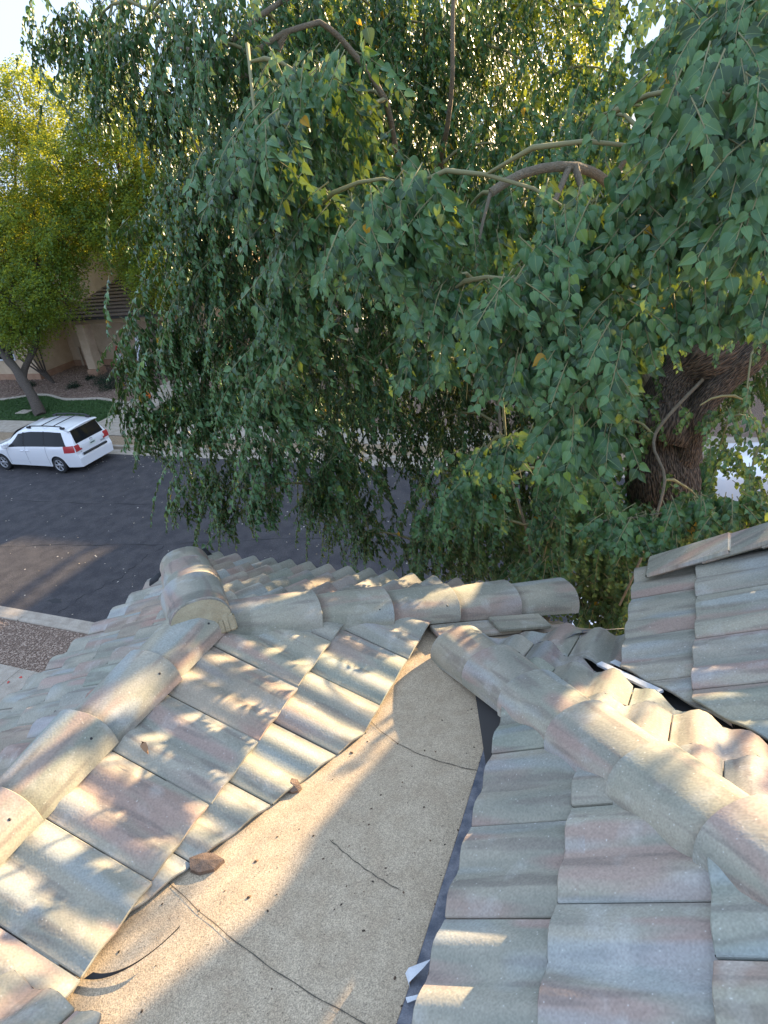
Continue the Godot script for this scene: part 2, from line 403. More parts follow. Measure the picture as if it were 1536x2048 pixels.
func clipped(poly: Array, cuts: Array) -> Array:
	var cur := poly
	for c in cuts:
		var q: Vector2 = c[0]
		var n: Vector2 = c[1]
		var nxt := []
		for i in cur.size():
			var a: Vector2 = cur[i]
			var b: Vector2 = cur[(i + 1) % cur.size()]
			var da := n.dot(a - q)
			var db := n.dot(b - q)
			if da >= 0: nxt.append(a)
			if (da >= 0) != (db >= 0): nxt.append(a.lerp(b, da / (da - db)))
		cur = nxt
		if cur.size() < 3: return []
	return cur

func tile_mesh(p: Dictionary, s0: float, s1: float, t0: float, t1: float, width: float, amp: float, cuts: Array, lift: float, skew: float, tint: Color) -> ArrayMesh:
	var outline := clipped([Vector2(s0, t0), Vector2(s1, t0), Vector2(s1, t1), Vector2(s0, t1)], cuts)
	if outline.is_empty(): return null
	var area := 0.0
	for i in outline.size(): area += outline[i].cross(outline[(i + 1) % outline.size()])
	if absf(area) < 0.004: return null
	var off := Vector2(rng.randf() * 9.0, rng.randf() * 9.0)
	var rise := rng.randf_range(-0.003, 0.003)
	var thick := 0.013
	var h := func(q: Vector2) -> float:
		var f := (q.x - s0) / (s1 - s0)
		var w := TAU * 2.0 * (q.y - t0) / width
		return rise + lift * f + skew * (q.y - (t0 + t1) / 2) + amp * pow(0.5 - 0.5 * cos(w), 0.85)
	var nn := func(q: Vector2) -> Vector3:
		var e := 0.002
		var hs: float = (h.call(q + Vector2(e, 0)) - h.call(q - Vector2(e, 0))) / (2 * e)
		var ht: float = (h.call(q + Vector2(0, e)) - h.call(q - Vector2(0, e))) / (2 * e)
		return (p.n - p.d * hs - p.t * ht).normalized()
	var m := MB.new()
	m.col = tint
	var cols := 12
	for k in cols:
		var a := lerpf(t0, t1, float(k) / cols)
		var b := lerpf(t0, t1, float(k + 1) / cols)
		var cell := clipped([Vector2(s0, a), Vector2(s1, a), Vector2(s1, b), Vector2(s0, b)], cuts)
		if cell.is_empty(): continue
		var first := -1
		for i in cell.size():
			var q: Vector2 = cell[i]
			var id := m.put(on(p, q.x, q.y, h.call(q)), nn.call(q), q / 2.56 + off)
			if first < 0: first = id
		for i in range(1, cell.size() - 1):
			m.idx.append_array(PackedInt32Array([first, first + i, first + i + 1]))
	# the cut and moulded edges, with a rounded arris
	for i in outline.size():
		var a: Vector2 = outline[i]
		var b: Vector2 = outline[(i + 1) % outline.size()]
		var steps := maxi(1, int(absf(a.y - b.y) / 0.026))
		var side := Vector2(b.y - a.y, a.x - b.x).normalized()
		if area < 0: side = -side
		var out3: Vector3 = (p.d * side.x + p.t * side.y)
		for k in steps:
			var q0 := a.lerp(b, float(k) / steps)
			var q1 := a.lerp(b, float(k + 1) / steps)
			var v0 := on(p, q0.x, q0.y, h.call(q0))
			var v1 := on(p, q1.x, q1.y, h.call(q1))
			var c0: Vector3 = v0 + out3 * 0.003 - p.n * 0.003
			var c1: Vector3 = v1 + out3 * 0.003 - p.n * 0.003
			var w0: Vector3 = v0 + out3 * 0.003 - p.n * thick
			var w1: Vector3 = v1 + out3 * 0.003 - p.n * thick
			for f in [[v0, v1, c1, c0, (out3 + p.n).normalized()], [c0, c1, w1, w0, out3]]:
				var id := m.put(f[0], f[4], q0 / 2.56 + off)
				m.put(f[1], f[4], q1 / 2.56 + off); m.put(f[2], f[4], q1 / 2.56 + off + Vector2(0, 0.004)); m.put(f[3], f[4], q0 / 2.56 + off + Vector2(0, 0.004))
				m.idx.append_array(PackedInt32Array([id, id + 1, id + 2, id, id + 2, id + 3]))
	m.turn_faces()
	return m.mesh()

func tile_tint() -> Color:
	# each tile left the mould with its own blend
	var k := rng.randf_range(0.88, 1.1)
	match rng.randi() % 7:
		0: return Color(1.10, 0.95, 0.90) * k
		1: return Color(1.05, 0.98, 0.95) * k
		2: return Color(0.95, 1.02, 1.0) * k
		3: return Color(0.98, 0.98, 1.03) * k
		_: return Color(1.0, 1.0, 0.98) * k

func lay(slope: Node, p: Dictionary, edges: Array, width: float, phases: Array, trange: Vector2, amp: float, length: float, cuts_by_row: Array, spread := 0.03) -> void:
	# edges: downslope distance of each course's lower edge, top course first; phases: where a joint falls in each course
	for r in edges.size():
		var t: float = phases[r] + ceilf((trange.x - phases[r] - width) / width) * width
		while t < trange.y:
			var s1: float = edges[r] + rng.randf_range(-0.004, 0.004)
			var m := tile_mesh(p, s1 - length, s1, t + 0.005, t + width - 0.005, width, amp, cuts_by_row[r] if cuts_by_row.size() > r else cuts_by_row[0], spread, rng.randf_range(-0.007, 0.007), tile_tint())
			if m: part("roof_tile", m, M.tile, slope)
			t += width

func deck(called: String, house: Node, p: Dictionary, corners: Array, drop := 0.035) -> MeshInstance3D:
	var m := MB.new()
	var q := []
	var mid := Vector3.ZERO
	for c in corners: mid += c / corners.size()
	for c in corners:
		var f := flat2(p, c)
		q.append(on(p, f.x, f.y, -drop))
	for i in range(1, q.size() - 1): m.tri(q[0], q[i], q[i + 1])
	for i in range(1, q.size() - 1): m.tri(q[0] - Vector3.UP * 0.03, q[i + 1] - Vector3.UP * 0.03, q[i] - Vector3.UP * 0.03)
	for i in q.size():
		var j := (i + 1) % q.size()
		m.quad(q[i], q[j], q[j] - Vector3.UP * 0.03, q[i] - Vector3.UP * 0.03)
	return part(called, m.mesh(), M.underlay, house)

func cap_mesh(a: Vector3, dir: Vector3, up: Vector3, length: float, ru: float, rl: float, hu: float, hl: float, tint: Color) -> ArrayMesh:
	# a barrel cap tile: narrow end at a, wide end length further along dir
	var side := dir.cross(up).normalized()
	var n := side.cross(dir).normalized()
	if n.dot(up) < 0: n = -n
	var m := MB.new()
	m.col = tint
	var off := Vector2(rng.randf() * 9, rng.randf() * 9)
	var seg := 14
	var rows := 6
	var pt := func(f: float, w: float, shrink: float) -> Vector3:
		var r := lerpf(ru, rl, f) - shrink
		var hh := lerpf(hu, hl, f) - shrink
		var x := signf(cos(w)) * pow(absf(cos(w)), 0.82) * r
		return a + dir * (f * length) + side * x + n * (pow(sin(w), 0.9) * hh)
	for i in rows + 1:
		m.col = tint * [0.7, 0.7, 0.74, 1.0, 1.0, 1.03, 1.30][i]  # lap shade painted dark at the narrow end, pale salt bloom at the lip
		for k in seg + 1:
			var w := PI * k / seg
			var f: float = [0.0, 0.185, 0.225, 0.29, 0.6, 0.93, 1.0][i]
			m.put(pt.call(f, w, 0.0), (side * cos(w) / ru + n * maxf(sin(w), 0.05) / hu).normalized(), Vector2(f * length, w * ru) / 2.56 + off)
	for i in rows:
		for k in seg:
			var q := i * (seg + 1) + k
			m.idx.append_array(PackedInt32Array([q, q + 1, q + seg + 1, q + 1, q + seg + 2, q + seg + 1]))
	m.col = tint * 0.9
	for e in [0.0, 1.0]:
		for k in seg:
			var w0 := PI * k / seg
			var w1 := PI * (k + 1) / seg
			var o := dir * (0.003 if e > 0.5 else -0.003)
			m.quad(pt.call(e, w0, 0.0), pt.call(e, w1, 0.0), pt.call(e, w1, 0.004) + o, pt.call(e, w0, 0.004) + o)
			m.quad(pt.call(e, w0, 0.004) + o, pt.call(e, w1, 0.004) + o, pt.call(e, w1, 0.02) + o, pt.call(e, w0, 0.02) + o)
	for s in [0.0, PI]:
		m.quad(pt.call(0.0, s, 0.0), pt.call(1.0, s, 0.0), pt.call(1.0, s, 0.02), pt.call(0.0, s, 0.02))
	return m.mesh()

func nail(cap: Node, at: Vector3, n: Vector3) -> void:
	var m := MB.new()
	var b := Basis(Quaternion(Vector3.UP, n.normalized()))
	m.lathe([Vector2(0.0001, 0.003), Vector2(0.005, 0.002), Vector2(0.0055, -0.004)], 8, Transform3D(b, at))
	part("nail", m.mesh(), M.trim, cap)

func caps(house: Node, starts: Array, dir: Vector3, up: Vector3, length: float, size: float, nail_side: float, called := "cap_tile") -> void:
	# each start is the narrow upper end of a cap; the wide lower end laps over the next one
	for a in starts:
		var jig: Vector3 = dir.rotated(Vector3.UP, rng.randf_range(-0.018, 0.018))
		var d2 := (jig - up * 0.045 * 0.0).normalized()
		var rise: Vector3 = up * 0.0
		var t := tile_tint()
		t = t.lerp(Color(0.98, 0.95, 0.88), 0.5)
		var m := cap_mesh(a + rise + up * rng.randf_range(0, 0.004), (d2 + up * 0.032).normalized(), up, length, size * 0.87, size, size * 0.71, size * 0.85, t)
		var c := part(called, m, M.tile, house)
		var side := dir.cross(up).normalized() * nail_side
		var w := deg_to_rad(42.0)
		nail(c, a + (d2 + up * 0.032).normalized() * (length - 0.07) + side * pow(cos(w), 0.82) * size * 0.975 + up * pow(sin(w), 0.9) * size * 0.815, side * cos(w) + up * sin(w))

func build_house() -> void:
	var tan_s := S / C
	var Y := EYE.y
	var house := thing("house", Vector3.ZERO, 0, "house under the viewer with a hipped roof of sage and rose concrete tiles", "house")
	var J := Vector3(-2.03, Y - 1.747, -2.01)
	# --- left slope, facing away from the valley
	var L := plane(J, Vector3(-C, -S, 0), Vector3(0, 0, 1))
	var hipL := J + Vector3(-1.3, -1.3 * tan_s, -1.3)
	var hipR := J + Vector3(1.32, -1.32 * tan_s, -1.32)
	var back := J + Vector3(0, 0, 4.0)
	var sl := deck("roof_slope", house, L, [J, hipL, hipL + Vector3(0, 0, 5.3), back])
	var eL := []
	for x in [0.37, 0.61, 0.85, 1.10]: eL.append(x / C)
	var zc := J.z
	lay(sl, L, [0.15 / C] + eL, 0.311, [-0.18 - zc, -0.06 - zc, -0.18 - zc, -0.295 - zc, -0.078 - zc], Vector2(-1.4, 3.6), 0.028, 0.42, [[cut_line(L, J, hipL, back), [Vector2(0.0, 0), Vector2(1, 0)]]])
	# --- hip end, facing the street
	var F := plane(J, Vector3(0, -S, -C), Vector3(1, 0, 0))
	sl = deck("roof_slope", house, F, [J, hipR, hipR + Vector3(0.02, 0.0, 0.0), hipL])
	var eF := []
	for z in [0.26, 0.48, 0.70, 0.92, 1.15]: eF.append(z / C)
	var ph := -2.966 - J.x
	lay(sl, F, eF, 0.271, [ph, ph + 0.1355, ph, ph + 0.1355, ph], Vector2(-1.4, 1.5), 0.048, 0.40, [[cut_line(F, J, hipL, J + Vector3(0, -1, -2)), cut_line(F, J, hipR, J + Vector3(0, -1, -2)), [Vector2(0, 0), Vector2(1, 0)]]])
	# --- inner slope, down to the flat valley
	var A := plane(Vector3(J.x, J.y, 0), Vector3(C, -S, 0), Vector3(0, 0, 1))
	sl = deck("roof_slope", house, A, [Vector3(J.x, J.y, 2), Vector3(J.x, J.y, J.z), Vector3(-1.36, Y - 2.04, -2.68), Vector3(-1.36, Y - 2.04, -1.9), Vector3(-1.64, Y - 1.92, -1.0), Vector3(-1.64, Y - 1.92, 2)], 0.03)
	var hipcut := cut_line(A, J, hipR, Vector3(J.x, J.y, 1))
	var val := cut_line(A, Vector3(-1.50, Y - 1.97, -0.98), Vector3(-1.20, Y - 2.1, -1.93), Vector3(J.x, J.y, -1.5))
	lay(sl, A, [(J.x + 1.53) / -C, (J.x + 1.222) / -C], 0.311, [-0.672, -0.79], Vector2(-2.9, 0.6), 0.021, 0.52, [[hipcut], [hipcut, val]], 0.028)
	# --- main roof slope that comes in at the lower left, facing the street
	var R := plane(Vector3(-1.6, Y - 1.915, -0.575), Vector3(0, -S, -C), Vector3(1, 0, 0))
	sl = deck("roof_slope", house, R, [Vector3(-1.95, Y - 1.915, -0.57), Vector3(-1.30, Y - 1.915, -0.57), Vector3(-0.4, Y - 1.2, 1.07), Vector3(-1.95, Y - 1.2, 1.07)])
	lay(sl, R, [-0.62, -0.31, 0.0], 0.311, [0.17, 0.02, 0.17], Vector2(-0.32, 0.5), 0.028, 0.42, [[cut_line(R, Vector3(-1.34, Y - 1.915, -0.575), Vector3(-1.05, Y - 1.7, -0.1), Vector3(-1.9, Y - 1.7, 0))]])
	# --- slope under the viewer, facing the valley from the other side
	var cO := Vector3(0, Y - 1.51 / C, 0)
	var K := plane(cO, Vector3(-C, -S, 0), Vector3(0.075, 0.033, 1))
	var hipTop := Vector3(2.4, Y - (1.51 - S * 2.4) / C, 2.4 - 1.49)
	var hipLow := Vector3(-0.98, Y - (1.51 + S * 0.98) / C, -0.98 - 1.49)
	sl = deck("roof_slope", house, K, [hipTop, hipLow, Vector3(-0.66, Y - 1.93, -1.7), Vector3(-0.58, Y - 1.9, -0.9), Vector3(-0.5, Y - 1.86, 1.2), Vector3(2.4, hipTop.y, 1.2)], 0.045)
	var hc := cut_line(K, hipTop, hipLow, Vector3(0, Y - 1.6, 0.5))
	lay(sl, K, [-1.42 / C, -1.1 / C, -0.79 / C, -0.47 / C, -0.155 / C, 0.19 / C, 0.488 / C], 0.311, [-1.03, -0.875, -1.03, -0.875, -1.03, -1.185, -1.16], Vector2(-2.9, 0.9), 0.019, 0.42, [[hc]], 0.03)
	# --- slope behind the near hip, facing the street
	var Ep := plane(Vector3(0, Y - 0.918 / C, 0), Vector3(0, -S, -C), Vector3(1, 0, 0))
	var hU := Vector3(2.4, hipTop.y, 2.4 - 1.49)
	sl = deck("roof_slope", house, Ep, [hU, hipLow, Vector3(-0.62, Y - 2.25, -2.93), Vector3(-0.27, Y - 2.27, -2.95), Vector3(-0.2, Y - 2.03, -2.42), Vector3(0.45, Y - 1.75, -1.77), Vector3(2.4, Y - 1.0, 0.3)])
	var he := cut_line(Ep, hipTop, hipLow, Vector3(0, Y - 1.9, -2.4))
	var vd := cut_line(Ep, Vector3(-0.36, Y - 2.02, -2.36), Vector3(0.163, Y - 1.8, -1.93), Vector3(-0.2, Y - 1.84, -1.95))
	var lf := cut_line(Ep, Vector3(-0.90, Y - 2.1, -2.55), Vector3(-0.62, Y - 2.25, -2.93), Vector3(0, Y - 1.9, -2))
	lay(sl, Ep, [1.10 / C, 1.42 / C, 1.72 / C, 2.02 / C, 2.32 / C, 2.61 / C, 2.92 / C], 0.311, [0.076, -0.079, 0.076, -0.079, 0.076 + 0.005, -0.08, 0.08], Vector2(-1.0, 1.6), 0.034, 0.42, [[he, vd, lf], [he, vd, lf], [he, vd, lf], [he, vd, lf], [he, vd, lf], [he, vd, lf], [he, lf, cut_line(Ep, Vector3(-0.27, Y - 2.2, -2.5), Vector3(-0.27, Y - 2.3, -3.0), Vector3(-0.6, Y - 2.1, -2.5))]], 0.032)
	# --- higher slope at the right, facing the valley
	var D := plane(Vector3(0, Y - 1.77 / C, 0), Vector3(-C, -S, 0), Vector3(0.03, 0.013, 1))
	sl = deck("roof_slope", house, D, [Vector3(-0.2, Y - 2.02, -3.24), Vector3(-0.19, Y - 2.02, -2.42), Vector3(0.5, Y - 1.72, -1.76), Vector3(1.6, Y - 1.24, -1.2), Vector3(1.6, Y - 1.24, -3.24)], 0.045)
	var vcut := cut_line(D, Vector3(-0.235, Y - 2.02, -2.40), Vector3(0.21, Y - 1.84, -1.97), Vector3(0.5, Y - 1.7, -3))
	var rake := cut_line(D, Vector3(-0.3, Y - 2.05, -3.22), Vector3(0.6, Y - 1.7, -3.22), Vector3(0, Y - 1.9, -2.5))
	var cuts := [vcut, rake]
	lay(sl, D, [-1.0 / C, -0.67 / C, -0.36 / C, -0.06 / C, 0.215 / C], 0.311, [-2.24, -2.08, -2.24, -2.24, -2.35], Vector2(-3.3, -1.0), 0.018, 0.42, [cuts], 0.034)
	# rake trim along the edge of that slope: long flat cap pieces, lapped
	var rd := Vector3(C, S, 0)
	for k in 4:
		var m := MB.new()
		m.col = tile_tint()
		var a := Vector3(-0.272 + k * 0.235, Y - 2.055 + k * 0.235 * tan_s + 0.075, -3.16)
		var b := Basis(rd, rd.cross(Vector3.BACK) * -1.0, Vector3.BACK).orthonormalized()
		m.bevel_box(Vector3(0, -0.012 + k * 0.004, -0.10), Vector3(0.40, 0.014 + k * 0.004, 0.085), 0.011, Transform3D(b * Basis(Vector3.BACK, 0.05), a))
		m.bevel_box(Vector3(0, -0.16, -0.103), Vector3(0.40, -0.012, -0.081), 0.006, Transform3D(b * Basis(Vector3.BACK, 0.05), a))
		for i in m.uv.size(): m.uv[i] = Vector2(m.v[i].x, m.v[i].z + m.v[i].y) / 2.56 + Vector2(k * 0.37, 0.2 * k)
		var c := part("rake_tile", m.mesh(), M.tile, house)
		nail(c, a + b * Vector3(0.09, 0.016, -0.02), b.y)
	# --- barrel caps: ridge, three hips
	var zs := []
	var z := -1.99
	for st in [0.333, 0.36, 0.355, 0.34, 0.35, 0.35, 0.35, 0.35]:
		zs.append(Vector3(J.x, J.y - 0.042, z + 0.40))
		z += st
	var up0 := Vector3.UP
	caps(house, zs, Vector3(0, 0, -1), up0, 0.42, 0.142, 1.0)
	var hdir := Vector3(1, -tan_s, -1).normalized()
	var hup := (Vector3.UP - hdir * hdir.y).normalized()
	var hb := []
	for k in 5: hb.append(J + hdir * (0.10 + k * 0.357) - hup * 0.036)
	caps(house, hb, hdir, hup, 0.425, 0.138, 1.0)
	hdir = Vector3(-1, -tan_s, -1).normalized()
	hup = (Vector3.UP - hdir * hdir.y).normalized()
	hb = []
	for k in 4: hb.append(J + hdir * (-0.10 + k * 0.355) + hup * (0.012 if k == 0 else -0.02))
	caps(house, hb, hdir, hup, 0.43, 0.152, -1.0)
	# mortar that closes the top of that hip where ridge and hips meet
	var mo := MB.new()
	var side := hdir.cross(hup).normalized()
	var o := J - hdir * 0.108 + hup * 0.007
	var last := Vector3.ZERO
	for k in 17:
		var w := PI * k / 16.0
		var q := o + side * signf(cos(w)) * pow(absf(cos(w)), 0.82) * 0.131 + hup * pow(sin(w), 0.9) * 0.105 - hdir * (0.004 + 0.006 * sin(w * 3.0))
		if k > 0: mo.tri(o - hdir * 0.018, last, q)
		last = q
	for k in 12:
		var q: Vector3 = o + side * lerpf(-0.12, 0.12, k / 11.0) - hup * 0.03
		mo.bevel_box(Vector3(-0.02, -0.035, -0.012), Vector3(0.02, 0.04 + 0.012 * sin(k * 2.0), 0.012), 0.007, Transform3D(Basis(side, hup, hdir), q))
	part("mortar_plug", mo.mesh(), M.mortar, house)
	hdir = Vector3(-1, -tan_s, -1).normalized()
	var top := Vector3(1.9, Y - (1.51 - S * 1.9) / C, 1.9 - 1.49)
	hb = []
	for k in 13: 
		if k * 0.338 < 4.3: hb.append(top + hdir * (k * 0.338 - 0.13) - hup * 0.05)
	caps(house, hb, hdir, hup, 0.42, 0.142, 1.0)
	# --- the flat valley between the slopes: a mineral felt sheet
	var left := [Vector3(-1.66, -1.945, 0.9), Vector3(-1.65, -1.955, 0.0), Vector3(-1.63, -1.965, -0.66), Vector3(-1.62, -1.975, -1.0), Vector3(-1.47, -2.035, -1.5), Vector3(-1.35, -2.085, -1.92), Vector3(-1.33, -2.10, -2.3), Vector3(-1.31, -2.12, -2.62), Vector3(-0.98, -2.28, -2.95), Vector3(-0.72, -2.40, -3.22)]
	var right := [Vector3(-0.52, -1.90, 0.9), Vector3(-0.54, -1.93, 0.0), Vector3(-0.63, -1.958, -0.68), Vector3(-0.645, -1.968, -1.0), Vector3(-0.675, -1.988, -1.45), Vector3(-0.71, -2.008, -1.9), Vector3(-0.74, -2.06, -2.3), Vector3(-0.80, -2.11, -2.58), Vector3(-0.72, -2.22, -2.85), Vector3(-0.50, -2.36, -3.14)]
	var rows := []
	var m2 := MB.new()
	var fl := []
	for i in (left.size() - 1) * 5 + 1:
		var f := i / 5.0
		var a := left[mini(int(f), 8)].lerp(left[mini(int(f) + 1, 9)], f - mini(int(f), 8)) as Vector3
		var b := right[mini(int(f), 8)].lerp(right[mini(int(f) + 1, 9)], f - mini(int(f), 8)) as Vector3
		var row := []
		for k in 15:
			var q := a.lerp(b, k / 14.0)
			q.y += Y + 0.006 * sin(q.x * 7.0 + q.z * 3.0) * sin(PI * k / 14.0) - 0.012 * sin(PI * k / 14.0)
			row.append(q)
		rows.append(row)
		fl.append([row[14] + Vector3(0.002, 0.003, 0), row[14] + Vector3(0.05, 0.006, 0), row[14] + Vector3(0.17, 0.035, 0)])
	m2.grid(rows)
	var felt := part("valley_membrane", m2.mesh(), M.granule, house)
	var m3 := MB.new()
	m3.grid(fl)
	part("valley_flashing", m3.mesh(), M.flash, house)
	# laps of the felt sheet, slightly raised with a worn dark lip
	for lap in [[Vector2(-1.53, -1.03), Vector2(-0.62, -0.83), 0.03], [Vector2(-1.28, -1.98), Vector2(-0.68, -1.76), 0.06], [Vector2(-1.08, -1.335), Vector2(-0.78, -1.235), 0.01]]:
		var strip := MB.new()
		var rr := []
		for i in 41:
			var f := i / 40.0
			var q: Vector2 = (lap[0] as Vector2).lerp(lap[1], f)
			q.y += lap[2] * sin(PI * f) + 0.0015 * sin(f * 37.0)
			var w := 0.0015 * (0.6 + 0.6 * absf(sin(f * 23.0 + q.x * 9.0)))
			rr.append([felt_at(rows, q + Vector2(0, -w)) + Vector3.UP * 0.003, felt_at(rows, q + Vector2(0, w)) + Vector3.UP * 0.003])
		strip.grid(rr)
		part("felt_lap", strip.mesh(), M.seam, house)
	# loose flat tiles and metal pieces under the right-hand hip
	var pd := Vector3(1, -tan_s, -1).normalized()
	var across := Vector3(1, 0, 1).normalized()
	for k in 4:
		var m := MB.new()
		m.col = tile_tint()
		var at: Vector3 = Vector3(-1.16, Y - 2.105, -2.575) + pd * [0.0, 0.27, 0.30, 0.33][k] + across * [0.0, 0.015, 0.045, 0.0][k] + Vector3.UP * [0.012, -0.02, -0.045, 0.035][k]
		var b := Basis(pd, across.cross(pd) * (1.0 if across.cross(pd).y > 0 else -1.0), across)
		if b.determinant() < 0: b.z = -b.z
		m.bevel_box(Vector3(0, -0.011, -0.075), Vector3([0.46, 0.48, 0.42, 0.3][k], 0.011, 0.05), 0.005, Transform3D(b * Basis(Vector3.UP, [0.03, -0.05, 0.02, 0.0][k]), at))
		for i in m.uv.size(): m.uv[i] = Vector2((m.v[i] - at).dot(pd), (m.v[i] - at).dot(across)) / 2.56 + Vector2(k * 0.3, k * 0.21)
		part("flat_tile", m.mesh(), M.tile, house)
	var fm := MB.new()
	fm.bevel_box(Vector3(0, -0.004, -0.05), Vector3(0.17, 0.004, 0.06), 0.002, Transform3D(Basis(Vector3(0.75, -0.3, -0.55).normalized(), Vector3.UP, Vector3(0.55, 0, 0.75)).orthonormalized(), Vector3(-0.74, Y - 2.315, -2.97)))
	part("metal_flashing", fm.mesh(), M.white_metal, house)
	# valley metal between the street slope and the higher slope
	var vs := Vector3(-0.43, Y - 2.06, -2.44)
	var ve := Vector3(0.20, Y - 1.825, -1.88)
	var vd3 := (ve - vs).normalized()
	var vx := vd3.cross(Vector3.UP).normalized()
	for k in 3:
		var w := MB.new()
		var q: Vector3 = vs - vx * [0.0, -0.055, -0.125][k] * -1.0
		w.bevel_box(Vector3(0, -0.004, -0.018), Vector3([0.52, 0.36, 0.22][k], [0.002, 0.008, 0.002][k], 0.012), 0.0015, Transform3D(Basis(vd3, vx.cross(vd3), vx), q + Vector3.UP * [0.0, 0.012, -0.004][k]))
		part("metal_flashing", w.mesh(), M.white_metal, house)
	var tr := MB.new()
	tr.quad(vs - Vector3.UP * 0.05, ve - Vector3.UP * 0.05, ve + Vector3(0.22, -0.03, -0.22), vs + Vector3(0.22, -0.07, -0.22))
	part("valley_trough", tr.mesh(), M.rubber, house)
	# bent scrap of pale metal at the felt edge
	var sc := MB.new()
	sc.quad(Vector3(-0.655, Y - 1.945, -1.00), Vector3(-0.60, Y - 1.925, -1.03), Vector3(-0.612, Y - 1.93, -1.005), Vector3(-0.642, Y - 1.952, -0.968))
	sc.quad(Vector3(-0.655, Y - 1.945, -1.00), Vector3(-0.642, Y - 1.952, -0.968), Vector3(-0.638, Y - 1.962, -0.962), Vector3(-0.662, Y - 1.958, -0.99))
	sc.quad(Vector3(-0.636, Y - 1.95, -0.93), Vector3(-0.60, Y - 1.94, -0.945), Vector3(-0.606, Y - 1.945, -0.932), Vector3(-0.628, Y - 1.955, -0.921))
	part("metal_scrap", sc.mesh(), M.white_metal, house)
	# felt ends that stick out beneath the corner cap
	for q in [[Vector3(-2.93, Y - 2.15, -3.07), 0.4], [Vector3(-3.06, Y - 2.17, -2.80), -0.6]]:
		var bm := MB.new()
		bm.lathe([Vector2(0.001, 0.05), Vector2(0.03, 0.045), Vector2(0.045, 0.02), Vector2(0.04, -0.03), Vector2(0.001, -0.035)], 10, Transform3D(Basis(Vector3.FORWARD, q[1]) * Basis.from_scale(Vector3(1.0, 0.9, 1.3)), q[0]), 0.25, 5)
		part("felt_end", bm.mesh(), M.rubber, house)
	# eaves boards and stucco walls under the roof
	var wl := MB.new()
	var y1 := Y - 2.36
	for w in [[-2.85, -1.35, -2.85, 5.0], [-1.35, 0.0, -2.45, 5.0], [0.0, 6.0, -3.0, 5.0]]:
		wl.box(Vector3(w[0], 0, w[2]), Vector3(w[1] - 0.003, y1 - 0.02, w[3]))
	part("wall", wl.mesh(), M.stucco, house)
	var fb := MB.new()
	fb.box(Vector3(-3.13, y1 - 0.12, -3.16), Vector3(-0.75, y1 + 0.02, -3.12))
	fb.box(Vector3(-3.13, y1 - 0.12, -3.12), Vector3(-3.09, y1 + 0.02, 2.0))
	fb.box(Vector3(-0.62, y1 - 0.12, -3.0), Vector3(-0.3, y1 + 0.02, -2.96))
	part("fascia_board", fb.mesh(), M.fascia, house)
	var sf := MB.new()
	sf.box(Vector3(-3.09, y1 - 0.08, -3.12), Vector3(-0.75, y1 - 0.05, -2.0))
	sf.box(Vector3(-3.09, y1 - 0.08, -2.0), Vector3(-2.0, y1 - 0.05, 2.0))
	part("soffit", sf.mesh(), M.stucco_trim, house)
	var gb := MB.new()
	gb.box(Vector3(-0.2, y1 - 0.4, -3.2), Vector3(1.7, Y - 2.12, -3.0))
	part("gable_wall", gb.mesh(), M.stucco, house)
	loose_bits(rows)

func felt_at(rows: Array, q: Vector2) -> Vector3:
	var best: Vector3 = rows[0][0]
	for i in rows.size() - 1:
		var z0: float = rows[i][7].z
		var z1: float = rows[i + 1][7].z
		if q.y <= z0 and q.y >= z1:
			var f := (z0 - q.y) / (z0 - z1)
			var a: Vector3 = rows[i][0].lerp(rows[i + 1][0], f)
			var b: Vector3 = rows[i][14].lerp(rows[i + 1][14], f)
			var g := clampf((q.x - a.x) / (b.x - a.x), 0, 1) * 14.0
			var k := mini(int(g), 13)
			var r0: Vector3 = rows[i][k].lerp(rows[i][k + 1], g - k)
			var r1: Vector3 = rows[i + 1][k].lerp(rows[i + 1][k + 1], g - k)
			best = r0.lerp(r1, f)
			break
	return best

